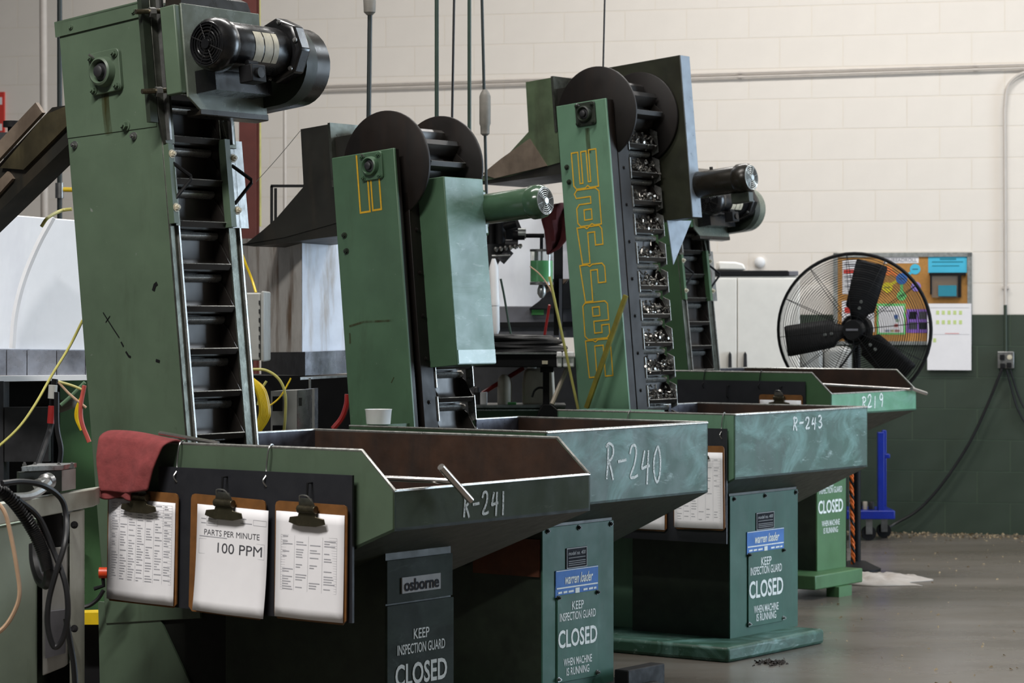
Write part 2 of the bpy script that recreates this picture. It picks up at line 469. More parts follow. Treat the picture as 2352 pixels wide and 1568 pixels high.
# overhead strip lamps (the room's own lighting, above the frame)
LAMPM, nt_, b0_ = new_mat('lamp_tube')
b0_.inputs['Emission Color'].default_value = (1.0, 0.93, 0.82, 1); b0_.inputs['Emission Strength'].default_value = 1.5
def strip_lamp(x, y, power, where, tint=(1.0, 0.975, 0.945)):
    e = empty('strip_lamp', (x, y, 5.2), 0, 'white fluorescent strip lamp hung '+where, 'lamp', 'overhead strip lamps')
    MB().box(-1.2, 1.2, -0.16, 0.16, 0.03, 0.12).build('housing', WHITE, e)
    for yy in (-0.08, 0.08): MB().cyl((-1.15, yy, 0.012), (1.15, yy, 0.012), 0.016, n=8).build('tube', LAMPM, e)
    for xx in (-0.9, 0.9): MB().cyl((xx, 0, 0.12), (xx, 0, 1.0), 0.006, n=6).build('hanger', STEEL, e)
    l = bpy.data.lights.new('strip_light', 'AREA'); l.shape = 'RECTANGLE'; l.size = 2.4; l.size_y = 0.3
    l.energy = power; l.color = tint
    o = bpy.data.objects.new('strip_light', l); COL.objects.link(o); o.parent = e; o.location = (0, 0, -0.02)
strip_lamp(4.4, 13.6, 104, 'over the open floor by the corkboard')
strip_lamp(1.2, 14.4, 108, 'between the machines and the rear wall')
strip_lamp(-2.2, 15.0, 42, 'over the far left corner')
strip_lamp(4.0, 10.2, 120, 'over the aisle right of the loaders', (0.84, 0.92, 1.0))
strip_lamp(-0.6, 9.7, 125, 'over the row of machines')
strip_lamp(-2.2, 4.6, 390, 'above the viewer')

# ------------------------------------------------------------------ elevator loaders
TH = math.radians(36)
def frame(x0, z0, phi):
    c, s = math.cos(math.radians(phi)), math.sin(math.radians(phi))
    return lambda u, y, w: Vector((x0+u*c-w*s, y, z0+u*s+w*c))
PITCH = 0.1235

def cleat_mesh(wd):
    """one hinged bucket plate: rolled hinge, curved back, shelf with lip, end wings (local: u out, y across, w up)"""
    mb = MB()
    prof = [(0.0, -0.010), (0.009, -0.004), (0.013, 0.004), (0.010, 0.012), (0.002, 0.014), (-0.006, 0.010),
            (-0.008, -0.02), (-0.010, -0.06), (-0.004, -0.084), (0.010, -0.096), (0.040, -0.094), (0.052, -0.084),
            (0.055, -0.087), (0.044, -0.102), (0.008, -0.106), (-0.016, -0.09), (-0.018, -0.02), (-0.014, 0.0)]
    n = len(prof)
    mb.add([(u, 0, w) for u, w in prof]+[(u, wd, w) for u, w in prof],
           [tuple(range(n)), tuple(range(2*n-1, n-1, -1))]+[(i, i+n, (i+1) % n+n, (i+1) % n) for i in range(n)])
    wing = [(-0.008, 0.004), (0.02, -0.022), (0.034, -0.05), (0.052, -0.084), (0.04, -0.1), (-0.01, -0.094)]
    for y in (0.0005, wd-0.0035):
        mb.prism([(u, y, w) for u, w in wing], (0, 0.003, 0))
    me = mb.mesh('cleat', CLEAT)
    me.materials.append(EDGE)
    for i, p in enumerate(me.polygons):
        if 2+0 <= i < 2+5 or i in (2+11,): p.material_index = 1
    return me

def place(me, name, parent, T, u, y, w):
    ex = T(1, 0, 0)-T(0, 0, 0); ez = T(0, 0, 1)-T(0, 0, 0); o = T(u, y, w)
    M = Matrix(((ex.x, 0, ez.x, o.x), (0, 1, 0, o.y), (ex.z, 0, ez.z, o.z), (0, 0, 0, 1)))
    return inst(me, name, parent, mat4=M)

def hexbolt(name, parent, p, d, r, mat, L=0.012):
    p = Vector(p); d = Vector(d).normalized()
    mb = MB(); mb.cyl(p, p+d*0.003, r*1.45, n=14); mb.cyl(p+d*0.003, p+d*(0.003+L*0.7), r, n=6); mb.cyl(p+d*0.01, p+d*(0.004+L), r*0.5, n=8)
    return mb.build(name, mat, parent)

def flange_bearing(parent, T, u, y, w, k, mat, dark):
    e = MB()
    q = 0.062*k
    pts = []
    for sx, sz in ((-1, -1), (1, -1), (1, 1), (-1, 1)):
        for a in range(5):
            an = math.atan2(sz, sx)-PI/4+a*PI/8
            pts.append((sx*q*0.78+math.cos(an)*q*0.22, sz*q*0.78+math.sin(an)*q*0.22))
    e.prism([T(u+a, y, w+b) for a, b in pts], (0, -0.012*k, 0))
    body = e.build('flange_bearing', mat, parent, bevel=0.002)
    hub = MB(); hub.lathe([(0.045*k, 0), (0.041*k, 0.022*k), (0.035*k, 0.026*k), (0.031*k, 0.020*k), (0.028*k, 0.006*k)], T(u, y-0.012*k, w), (0, -1, 0), 28)
    hub.build('housing', mat, body)
    MB().lathe([(0.027*k, 0), (0.026*k, 0.012*k), (0.018*k, 0.014*k), (0.017*k, 0.026*k), (0.013*k, 0.029*k)], T(u, y-0.014*k, w), (0, -1, 0), 20).build('shaft_end', dark, body)
    for sx in (-1, 1):
        for sz in (-1, 1):
            hexbolt('bolt', body, T(u+sx*q*0.76, y-0.012*k, w+sz*q*0.76), (0, -1, 0), 0.009*k, mat)
    MB().cyl(T(u-0.03*k, y-0.02*k, w+0.045*k), T(u-0.034*k, y-0.035*k, w+0.055*k), 0.004, n=6).build('grease_nipple', STEEL, body)

def fan_motor(parent, name, o, ax, L, R, mat, cover_mat, up, lab=False, grille=None):
    """electric motor: o = fan end centre, ax = axis away from the fan end"""
    o = Vector(o); ax = Vector(ax).normalized(); up = Vector(up); side = ax.cross(up).normalized()
    m = MB(); m.lathe([(R*0.86, 0.16*L), (R*0.9, 0.2*L), (R*0.9, 0.86*L), (R*0.8, 0.9*L), (R*0.55, 0.92*L), (R*0.5, L)], o, ax, 32)
    body = m.build(name, mat, parent)
    cv = MB(); cv.lathe([(R*0.80, 0.0), (R*0.94, 0.012), (R, 0.03), (R, 0.17*L), (R*0.9, 0.2*L)], o, ax, 36, caps=False)
    cvo = cv.build('fan_cover', mat, body)
    g = MB()
    for rr in (0.24, 0.36, 0.48, 0.60, 0.72, 0.80):
        g.ring(o+ax*0.001, ax, R*rr, R*0.034, 30, 5)
    for k in range(8):
        an = k*PI/4+0.3
        d = side*math.cos(an)+up*math.sin(an)
        g.cyl(o+d*R*0.14, o+d*R*0.82, R*(0.03 if k % 2 else 0.016), n=6)
    g.lathe([(R*0.2, 0.004), (R*0.18, -0.006)], o, ax, 16)
    g.build('fan_grille', grille or mat, body)
    MB().cyl(o+ax*0.02, o+ax*0.024, R*0.9, n=24).build('fan_disc', BLKM, body)
    for k in range(4):
        d = side*math.cos(k*PI/2+0.7)+up*math.sin(k*PI/2+0.7)
        MB().cyl(o+ax*0.88*L+d*R*0.7, o+ax*0.9*L+d*R*0.7, 0.006, n=6).build('through_bolt', STEEL, body)
    return body

def letter_outline(ch):
    G = {'w': [[(0, 1), (.26, 1), (.26, .14), (.38, .14), (.38, 1.0), (.6, 1.0), (.6, .16), (.7, .16), (.7, 1.02), (1, 1.02), (1, 0), (.66, 0), (.56, .06), (.46, 0), (.1, 0), (0, .1)]],
         'a': [[(0, .9), (.1, 1), (.86, 1), (1, .9), (1, 0), (.72, 0), (.62, .04), (.52, 0), (.16, 0), (.05, .1), (.05, .5), (.16, .6), (.64, .6), (.64, .78), (.06, .78)],
               [(.34, .44), (.64, .44), (.64, .16), (.34, .16)]],
         'r': [[(0, 1), (.3, 1), (.4, .95), (.5, 1), (.9, 1), (1, .9), (1, .48), (.7, .48), (.7, .84), (.42, .84), (.42, 0), (.12, 0)]],
         'e': [[(.1, 1), (.9, 1), (1, .92), (1, .48), (.4, .48), (.4, .16), (.7, .16), (.7, .36), (1, .36), (1, .1), (.88, 0), (.12, 0), (0, .1), (0, .92)],
               [(.38, .86), (.66, .86), (.66, .62), (.38, .62)]],
         'n': [[(0, 1), (.3, 1), (.4, .95), (.5, 1), (.9, 1), (1, .92), (1, 0), (.7, 0), (.7, .84), (.36, .84), (.36, 0), (.05, 0)]]}
    return G[ch]

STROKES = {
    'R': [[(0.12, 0), (0.22, .5), (0.26, 1)], [(.05, .92), (.3, 1.02), (.62, .93), (.66, .72), (.46, .56), (.2, .5)], [(.3, .5), (.5, .25), (.66, -.04)]],
    '-': [[(0.05, .5), (.75, .54)]],
    '2': [[(.05, .74), (.2, .96), (.48, .98), (.58, .76), (.42, .42), (.1, .08), (.4, .04), (.72, .1)]],
    '4': [[(.3, 1), (.14, .66), (.08, .46), (.4, .5), (.74, .52)], [(.62, 1), (.56, .5), (.5, -.05)]],
    '0': [[(.4, .98), (.14, .72), (.1, .32), (.34, .02), (.58, .2), (.66, .62), (.5, .94), (.38, .98)]],
    '1': [[(.3, 1.02), (.28, .5), (.24, -.04)]],
    '3': [[(.1, .9), (.36, 1), (.6, .84), (.5, .62), (.28, .54), (.56, .46), (.66, .22), (.42, .02), (.1, .08)]],
    '9': [[(.62, .82), (.4, .98), (.16, .8), (.2, .56), (.46, .52), (.62, .76), (.6, .4), (.46, -.02)]]}
def chalk(parent, body, plane, a0, b0, w, hh, stroke, slope=0.0, mat=None):
    mb = MB(); n = len(body); cw = w/n
    for i, ch in enumerate(body):
        jy = random.uniform(-0.08, 0.06)*hh+slope*i; k = random.uniform(0.9, 1.08)
        for st in STROKES[ch]:
            P = [Vector((a0+(i+p[0])*cw, b0+jy+p[1]*hh*k, 0)) for p in st]
            P = spline(P, 5) if len(P) > 2 else P
            mb.ribbon([(p.x, p.y) for p in P], stroke, plane)
    return mb.build('chalk_number', mat or CHALK, parent, smooth=False)

def sign_lettering(parent, plane, yc, zs, wd, mat=LETTER):
    """KEEP / INSPECTION GUARD / CLOSED / WHEN MACHINE / IS RUNNING"""
    mb = MB()
    rows = [('KEEP', 0.30, 0.085), ('INSPECTION GUARD', 0.92, 0.085), ('CLOSED', 1.0, 0.185), ('WHEN MACHINE', 0.72, 0.08), ('IS RUNNING', 0.58, 0.08)]
    for (t, fw, fh), z in zip(rows, zs):
        text_to(mb, t, plane, yc, z, wd*fw, wd*fh*1.42, bold=0.02 if t == 'CLOSED' else 0.008)
    return mb.build('lettering', mat, parent, smooth=False)

def hopper(e, W, L, zt, zf, chamf, slope, floor_z, gm, fm, ped, liner_back, tower_y, front_lip):
    """open tray with sloping floor; x=0 front, y=0 near side"""
    t = 0.006
    xb = -(zf-floor_z)/slope
    ztf = zt-chamf
    side = [(-L, zt), (-chamf*1.08, zt), (0, ztf), (0, zf), (xb, floor_z), (-L, floor_z)] if chamf else [(-L, zt), (0, zt), (0, zf), (xb, floor_z), (-L, floor_z)]
    for y, s in ((0, 1), (W, -1)):
        nm = MB().prism([(x, y, z) for x, z in side], (0, s*t, 0)).build('hopper_side', gm, e)
        inner = [(x+(0.004 if x == -L else -0.004), z-0.002 if z == zt else z) for x, z in side]
        MB().prism([(x, y+s*t, z) for x, z in inner], (0, s*0.003, 0)).build('lining', RUST, nm)
        edge = [q for q in side if q[1] >= ztf-1e-6]
        mb = MB(); mb.tube([(x, y+s*t/2, z+0.001) for x, z in edge], 0.0045, 6); mb.build('rim_edge', EDGE, nm)
    fr = MB().box(-t, 0, 0, W, zf, ztf).build('hopper_front', fm, e)
    MB().box(-t-0.003, -t, 0.008, W-0.008, zf, ztf-0.002).build('lining', RUST, fr)
    MB().tube([(-t/2, 0, ztf+0.001), (-t/2, W, ztf+0.001)], 0.0045, 6).build('rim_edge', EDGE, fr)
    if front_lip:
        MB().box(-0.03, 0.004, 0, W, ztf-0.004, ztf+0.004).build('folded_lip', EDGE, fr, bevel=0.003)
    fl = MB()
    fl.hexa([(0, 0, zf), (0, W, zf), (xb, W, floor_z), (xb, 0, floor_z)], [(0, 0, zf+0.008), (0, W, zf+0.008), (xb, W, floor_z+0.008), (xb, 0, floor_z+0.008)])
    fl.box(-L, xb, 0, W, floor_z, floor_z+0.008)
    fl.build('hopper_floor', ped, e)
    y0, y1 = tower_y
    bk = MB(); bk.box(-L, -L+t, 0, y0, floor_z, zt); bk.build('hopper_back', gm, e)
    bk = MB(); bk.box(-L, -L+t, y1, W, floor_z, zt); b2 = bk.build('hopper_back', LINER, e)
    MB().tube([(-L, y1, zt), (-L, W, zt)], 0.005, 6).build('rim_edge', EDGE, b2)
    return fr

def clipboard(loc_parent, x0, x1, z0, z1, name_label, prints, tilt=0.0, papery=0.0, group='clipboards on the loaders'):
    """hangs in a loader's side plane; local frame of loc_parent: x right, z up, -y towards viewer"""
    mw = loc_parent.matrix_world
    w, hh = x1-x0, z1-z0
    e = bpy.data.objects.new('clipboard', None); COL.objects.link(e); e.empty_display_size = 0.1
    pos = Vector(((x0+x1)/2, -0.034, z1))
    e.matrix_world = Matrix.Translation(Vector(loc_parent.location)) @ Matrix.Rotation(-TH, 4, 'Z') @ Matrix.Translation(pos) @ Matrix.Rotation(tilt, 4, 'Y')
    tag(e, name_label, 'clipboard', group)
    c = 0.012
    out = [(-w/2+c, 0), (w/2-c, 0), (w/2-c*.3, -c*.3), (w/2, -c), (w/2, -hh+c), (w/2-c, -hh), (-w/2+c, -hh), (-w/2, -hh+c), (-w/2, -c), (-w/2+c*.3, -c*.3)]
    MB().prism([(x, 0.004, z) for x, z in out], (0, -0.004, 0)).build('backing_board', HARDB, e)
    pw = w*0.95; top = -0.026; bot = -hh*0.98
    pp = MB(); nx, nz = 8, 10
    P = [(-pw/2+pw*i/nx+papery*0.02, -0.002-0.006*math.sin(PI*i/nx)**2*(k/nz)-(0.012*(k/nz)**3 if papery else 0.003*(k/nz)**2), top+(bot-top)*k/nz) for k in range(nz+1) for i in range(nx+1)]
    pp.add(P, [(k*(nx+1)+i, k*(nx+1)+i+1, (k+1)*(nx+1)+i+1, (k+1)*(nx+1)+i) for k in range(nz) for i in range(nx)])
    paper = pp.build('paper_sheet', PAPER, e)
    sm = paper.modifiers.new('thick', 'SOLIDIFY'); sm.thickness = 0.0012
    def plane(a, b, d=0.0016):
        k = (b-top)/(bot-top); i = (a/pw+0.5)
        yy = -0.002-0.006*math.sin(PI*min(max(i, 0), 1))**2*k-(0.012*k**3 if papery else 0.003*k**2)
        return (a+papery*0.02, yy-d, b)
    if prints: prints(paper, plane, pw, top, bot)
    cl = MB()
    prof = [(-0.062, -0.052), (-0.058, -0.038), (-0.03, -0.034), (-0.024, -0.012), (0.024, -0.012), (0.03, -0.034), (0.058, -0.038), (0.062, -0.052), (0.03, -0.06), (-0.03, -0.06)]
    kx = w/0.245
    cl.prism([(x*kx, -0.013, z) for x, z in prof], (0, -0.004, 0))
    cl.cyl((-0.03*kx, -0.014, -0.016), (0.03*kx, -0.014, -0.016), 0.011, n=14)
    clip = cl.build('clip', BRASSY, e, bevel=0.0015)
    sp = MB(); sp.prism([(-0.022*kx, -0.02, 0.012), (0.022*kx, -0.02, 0.012), (0.028*kx, -0.012, -0.012), (-0.028*kx, -0.012, -0.012)], (0, -0.003, 0.002))
    sp.tube(spline([(-0.02*kx, -0.018, 0.006), (-0.012*kx, -0.03, 0.02), (0.012*kx, -0.03, 0.02), (0.02*kx, -0.018, 0.006)], 4), 0.002, 5)
    sp.build('spring_lever', STEEL, clip)
    return e

def print_table(rows, cols, y0, y1, x0=-0.46, x1=0.46, dens=0.75, dark=False):
    def fn(paper, plane, pw, top, bot):
        mb = MB(); rnd = random.Random(rows*cols)
        H = bot-top
        for i in range(rows+1):
            z = top+H*(y0+(y1-y0)*i/rows)
            mb.ribbon([(pw*x0, z), (pw*x1, z)], 0.0005, plane)
            if i < rows:
                for j in range(cols):
                    if rnd.random() < dens:
                        a = pw*(x0+(x1-x0)*(j+0.12)/cols); b2 = a+pw*(x1-x0)/cols*rnd.uniform(0.3, 0.8)
                        zz = z+H*(y1-y0)/rows*0.5
                        mb.ribbon([(a, zz), (b2, zz)], 0.0024, plane)
        for j in range(cols+1):
            a = pw*(x0+(x1-x0)*j/cols)
            mb.ribbon([(a, top+H*y0), (a, top+H*y1)], 0.0005, plane)
        mb.build('printed_form', INK, paper, smooth=False)
    return fn
def print_ppm(paper, plane, pw, top, bot):
    H = bot-top; mb = MB(); md = MB()
    for (a0, a1, b0, b1) in ((-.36, -.2, .105, .15), (-.36, -.2, .15, .19), (.3, .48, .1, .15), (-.46, .46, .32, .46)):
        mb.ribbon([(pw*a0, top+H*b0), (pw*a1, top+H*b0), (pw*a1, top+H*b1), (pw*a0, top+H*b1)], 0.0007, plane, True)
    for a0, a1, b in ((-.44, -.37, .13), (-.44, -.37, .17), (.06, .2, .1), (.12, .28, .14), (-.46, -.06, .295), (-.34, -.22, .13), (-.34, -.24, .17)):
        mb.ribbon([(pw*a0, top+H*b), (pw*a1, top+H*b)], 0.0022, plane)
    text_to(md, 'PARTS PER MINUTE', plane, 0.0, top+H*0.255, pw*0.78, 0.0155, bold=0.0)
    text_to(md, '100 PPM', plane, pw*0.12, top+H*0.39, pw*0.62, 0.027, bold=0.0)
    mb.build('printed_form', INK, paper, smooth=False); md.build('printed_text', INKD, paper, smooth=False)

def hang_board(e, x0, x1, z0, z1, zrim, hooks, pegs, label, wire=STEEL):
    """thin black board wired to the hopper rim"""
    mwm = Matrix.Translation(Vector(e.location)) @ Matrix.Rotation(-TH, 4, 'Z')
    b = bpy.data.objects.new('hanging_board', None); COL.objects.link(b); b.empty_display_size = 0.1
    b.matrix_world = mwm
    tag(b, label, 'board')
    MB().box(x0, x1, -0.022, -0.014, z0, z1).build('panel', BOARD, b)
    for hx in hooks:
        MB().tube(spline([(hx, 0.018, zrim-0.01), (hx, 0.004, zrim+0.008), (hx+0.002, -0.012, zrim-0.004), (hx-0.004, -0.014, zrim-0.05), (hx, -0.02, z1-0.01), (hx-0.002, -0.03, z1-0.025), (hx+0.003, -0.022, z1-0.04)], 5), 0.0022, 6).build('wire_hook', wire, b)
    for hx, hz in pegs:
        MB().tube([(hx, -0.018, hz), (hx, -0.04, hz), (hx, -0.044, hz-0.05), (hx, -0.03, hz-0.06)], 0.003, 6).build('peg_hook', BLKM, b)
    return b

def conveyor(e, T, y0, y1, w0, w1, ub, cm):
    """belt backing and the run of cleats"""
    MB().box(ub-0.03, ub-0.018, y0, y1, w0, w1, T).build('belt_backing', BACKPL, e)
    w = w1
    while w > w0:
        place(cm, 'cleat', e, T, ub, y0+0.003, w)
        w -= PITCH

CL_A = cleat_mesh(0.206)
CL_B = cleat_mesh(0.214)

# ---- loader of the enclosed kind (near one and farthest one)
def loader_a(org, dz, Ht, label, gm, fm, pedm, num, num_w, near):
    e = empty('elevator_loader', (org[0], org[1], 0), -TH, label, 'loader', 'green elevator loaders')
    zt, zf = 1.026+dz, 0.825+dz
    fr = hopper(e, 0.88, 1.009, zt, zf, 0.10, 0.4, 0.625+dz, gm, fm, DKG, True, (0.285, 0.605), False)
    chalk(fr, num, lambda a, b: (0.0015, a, b), num_w[0], num_w[1], num_w[2], num_w[3], 0.0075)
    T = frame(-0.994, 1.031+dz, 6.3)
    y0, y1 = 0.29, 0.602
    wb_ = -0.52
    # tower shell
    sd = MB(); sd.prism([T(u, y0, w) for u, w in ((-0.375, wb_), (0, wb_), (0, Ht-0.37), (0, Ht), (-0.375, Ht))], (0, 0.012, 0))
    side = sd.build('tower_side', gm, e, bevel=0.002)
    MB().prism([T(u, y0-0.0025, w) for u, w in ((-0.373, Ht-0.345), (-0.012, Ht-0.365), (-0.012, Ht-0.002), (-0.373, Ht-0.002))], (0, 0.0025, 0)).build('upper_panel', gm, side)
    MB().box(-0.375, -0.363, y0+0.012, y1-0.012, wb_, Ht, T).build('tower_back', gm, e)
    MB().box(-0.375, -0.0, y1-0.012, y1, wb_, Ht, T).build('tower_side', gm, e)
    cp = MB(); cp.box(-0.385, -0.02, y0-0.008, y1+0.008, Ht-0.004, Ht+0.004, T)
    cp.prism([T(u, y0-0.008, w) for u, w in ((-0.385, Ht), (-0.385, Ht-0.042), (-0.035, Ht-0.042), (-0.012, Ht-0.022), (-0.012, Ht))], (0, 0.005, 0))
    cap = cp.build('tower_cap', gm, e)
    for u in (-0.317, -0.06): hexbolt('bolt', cap, T(u, y0-0.008, Ht-0.022), (0, -1, 0), 0.006, gm, 0.006)
    # flared foot
    ft = MB(); ft.prism([(x, y0+0.004, z) for x, z in ((-1.345, 0.535+dz), (-1.12, 0.535+dz), (-0.76, 0.0), (-1.33, 0.0))], (0, 0.012, 0))
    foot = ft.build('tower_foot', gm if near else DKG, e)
    hb = MB(); hb.cyl((-1.08, y0-0.02, 0.25), (-1.08, y0+0.01, 0.25), 0.02, n=6); hb.build('bolt', STEEL, foot)
    MB().box(-1.10, -0.775, 0.30, 0.64, 0.0, 0.62+dz).build('boot', VOID_BLK, e)  # dark box added to keep the gap under the hopper black
    # bearing, bolts
    flange_bearing(e, T, -0.19, y0-0.0025, Ht-0.178, 1.0, gm, DKGREY)
    hexbolt('bolt', side, T(-0.133, y0-0.0025, Ht-0.344), (0, -1, 0), 0.012, gm, 0.016)
    hexbolt('bolt', side, T(-0.105, y0, Ht-0.379), (0, -1, 0), 0.008, STEEL)
    hexbolt('bolt', side, T(-0.347, y0, Ht-0.369), (0, -1, 0), 0.008, STEEL)
    # front rails
    for nm, ya, yb in (('rail', 0.291, 0.323), ('rail', 0.540, 0.588)):
        r = MB(); r.box(-0.02, 0.004, ya, yb, -0.3, Ht-0.22, T); ro = r.build(nm, RAIL, e, bevel=0.003)
        ee = MB(); yy = yb if ya < 0.4 else yb-0.004
        ee.box(-0.02, 0.012, yy-0.003, yy+0.003, -0.3, Ht-0.22, T); ee.build('rail_edge', EDGE, ro)
    # channel guides at the top
    for ya, yb, sgn in ((0.266, 0.325, 1), (0.535, 0.588, -1)):
        g = MB(); g.prism([T(0.008, y, w) for y, w in ((ya, Ht-0.34), (ya+0.02, Ht-0.42), (yb, Ht-0.42), (yb, Ht+0.02), (ya, Ht+0.02))], T(0.012, 0, 0)-T(0, 0, 0))
        go = g.build('guide_channel', RAIL, e, bevel=0.002)
        MB().box(0.02, 0.034, (ya+yb)/2-0.004, (ya+yb)/2+0.004, Ht-0.41, Ht+0.02, T).build('rib', STEEL, go)
    conveyor(e, T, 0.325, 0.537, -0.28, Ht-0.06, -0.045, CL_A)
    MB().box(-0.09, -0.06, 0.323, 0.539, -0.3, Ht-0.02, T).build('trough_back', BACKPL, e)
    MB().box(-0.09, 0.0, 0.5375, 0.5405, -0.3, Ht-0.02, T).build('trough_side', CLEAT, e)
    # access door frames with wire handles
    d = MB(); d.box(0.006, 0.026, 0.289, 0.308, Ht-0.65, Ht-0.42, T); do = d.build('latch_strip', gm, e)
    MB().box(0.006, 0.014, 0.309, 0.326, Ht-0.655, Ht-0.4, T).build('latch_plate', RAIL, do)
    d2 = MB(); d2.box(0.004, 0.03, 0.527, 0.549, Ht-0.655, Ht-0.395, T); d2o = d2.build('latch_strip', gm, e)
    MB().box(0.004, 0.012, 0.549, 0.622, Ht-0.655, Ht-0.395, T).build('latch_plate', STEEL, d2o)
    MB().box(-0.06, -0.01, 0.622, 0.629, Ht-0.62, Ht-0.43, T).build('side_bracket', STEEL, d2o)
    for yb_, po in ((0.302, do), (0.562, d2o)):
        hd = MB(); hd.tube([T(0.018, yb_, Ht-0.47), T(0.05, yb_+0.045, Ht-0.515), T(0.05, yb_+0.045, Ht-0.525), T(0.018, yb_, Ht-0.585)], 0.0055, 7); hd.build('wire_handle', BLKM, po)
        for w in (Ht-0.45, Ht-0.605): hexbolt('bolt', po, T(0.024, yb_, w), T(1, 0, 0)-T(0, 0, 0), 0.009, LABEL)
    # drive: slide plate on threaded rods, motor, belt guard
    pl = MB()
    pl.prism([T(0.115, y, w) for y, w in ((0.285, Ht-0.30), (0.33, Ht-0.335), (0.62, Ht-0.335), (0.62, Ht-0.03), (0.285, Ht-0.03))], T(0.008, 0, 0)-T(0, 0, 0))
    plo = pl.build('motor_plate', PLATEG, e, bevel=0.002)
    MB().box(0.06, 0.118, 0.262, 0.287, Ht-0.29, Ht-0.035, T).build('plate_flange', gm, plo, bevel=0.004)
    tf = MB(); tf.prism([T(0.06, y, w) for y, w in ((0.285, Ht-0.035), (0.61, Ht-0.035), (0.58, Ht+0.03), (0.30, Ht+0.03))], T(0.055, 0, -0.03)-T(0, 0, 0)); tf.build('plate_flange', BROWN, plo)
    MB().box(0.07, 0.123, 0.33, 0.625, Ht-0.35, Ht-0.33, T).build('plate_flange', BROWN, plo, bevel=0.003)
    for w in (Ht-0.045, Ht-0.275):
        ro = MB(); ro.cyl(T(0.02, 0.205, w), T(0.055, 0.30, w+0.005), 0.0075, n=8); rod = ro.build('threaded_rod', BRASSY, e)
        MB().cyl(T(0.035, 0.246, w), T(0.042, 0.262, w), 0.015, n=6).build('nut', STEEL, rod)
    MB().box(0.004, 0.02, 0.232, 0.262, Ht-0.36, Ht+0.02, T).build('rod_bracket', DKG, e)
    ay = Vector((0, 1, 0)); up = T(0, 0, 1)-T(0, 0, 0)
    mo = fan_motor(e, 'motor', T(0.235, 0.255, Ht-0.17), ay, 0.33, 0.077, BLK, BLK, up)
    for a0, a1, rr in ((0.385, 0.42, LABEL), (0.425, 0.46, LABEL), (0.463, 0.485, LABEL)):
        lb = MB(); n = 8; R = 0.0705
        fx = T(1, 0, 0)-T(0, 0, 0)
        ring = [fx*math.cos(t)+up*math.sin(t) for t in [(-0.75+1.3*i/n) for i in range(n+1)]]
        c = T(0.235, 0, Ht-0.17)
        vv = [c+r_*R+ay*a for a in (a0, a1) for r_ in ring]
        lb.add(vv, [(i, i+1, i+n+2, i+n+1) for i in range(n)]); lb.build('rating_label', rr, mo)
    bell = MB(); bell.lathe([(0.088, 0), (0.096, 0.008), (0.096, 0.05), (0.085, 0.058)], T(0.235, 0.545, Ht-0.165), ay, 8)
    bo = bell.build('mounting_flange', BLK, mo, bevel=0.006)
    for k in range(6):
        an = k*PI/3+0.2
        hexbolt('bolt', bo, T(0.235, 0.545, Ht-0.165)+(T(1, 0, 0)-T(0, 0, 0))*math.cos(an)*0.083+up*math.sin(an)*0.083, (0, -1, 0), 0.005, STEEL, 0.006)
    jb = MB(); jb.box(0.275, 0.325, 0.335, 0.395, Ht-0.285, Ht-0.235, T); jbo = jb.build('switch_box', BLKM, mo, bevel=0.003)
    MB().cyl(T(0.325, 0.365, Ht-0.26), T(0.333, 0.365, Ht-0.26), 0.015, n=16).build('knock_out', BLK, jbo)
    MB().cyl(T(0.3, 0.345, Ht-0.228), T(0.3, 0.385, Ht-0.228), 0.008, n=10).build('conduit_nipple', BLKM, jbo)
    mt = MB(); mt.box(0.123, 0.2, 0.32, 0.56, Ht-0.29, Ht-0.225, T); mt.build('motor_foot', BLK, mo)
    def obround(ya, yb, R, mat, nm, par):
        pts = []
        for i in range(17):
            a = -PI/2+PI*i/16; pts.append((0.185+R*math.cos(a), Ht-0.195+R*math.sin(a)))
        pts += [(0.012, Ht-0.195+R), (0.012, Ht-0.195-R)]
        return MB().prism([T(u, ya, w) for u, w in pts], (0, yb-ya, 0)).build(nm, mat, par)
    g1 = obround(0.606, 0.655, 0.118, DKG, 'belt_guard', e)
    obround(0.655, 0.715, 0.115, BROWN if near else HOUSE, 'guard_cover', g1)
    # discharge chute at the back
    ch = MB(); ch.prism([T(u, 0.33, Ht+w) for u, w in ((-0.375, -0.24), (-0.47, -0.235), (-1.1, -0.585), (-1.1, -0.70), (-0.375, -0.335))], (0, 0.09, 0))
    cho = ch.build('chute', CHUTE, e)
    MB().prism([T(u, 0.312, Ht+w) for u, w in ((-0.52, -0.213), (-0.495, -0.248), (-1.1, -0.585), (-1.1, -0.53))], (0, 0.014, 0)).build('chute_side', CHUTE_L, cho)
    MB().prism([T(u, 0.318, Ht+w) for u, w in ((-0.38, -0.24), (-0.49, -0.255), (-0.70, -0.385), (-0.60, -0.405), (-0.38, -0.29))], (0, 0.012, 0)).build('chute_patch', PATCH, cho)
    MB().prism([T(u, 0.318, Ht+w) for u, w in ((-0.67, -0.40), (-0.65, -0.425), (-1.1, -0.69), (-1.1, -0.63))], (0, 0.012, 0)).build('chute_side', CHUTE_L, cho)
    # pedestal
    px = -0.21
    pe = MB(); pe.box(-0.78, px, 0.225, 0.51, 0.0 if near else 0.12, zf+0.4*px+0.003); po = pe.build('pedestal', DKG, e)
    fp = MB(); fp.box(px, px+0.008, 0.222, 0.513, 0.0 if near else 0.12, 0.602 if near else 0.8+dz-0.06); fpo = fp.build('front_panel', pedm, po, bevel=0.001)
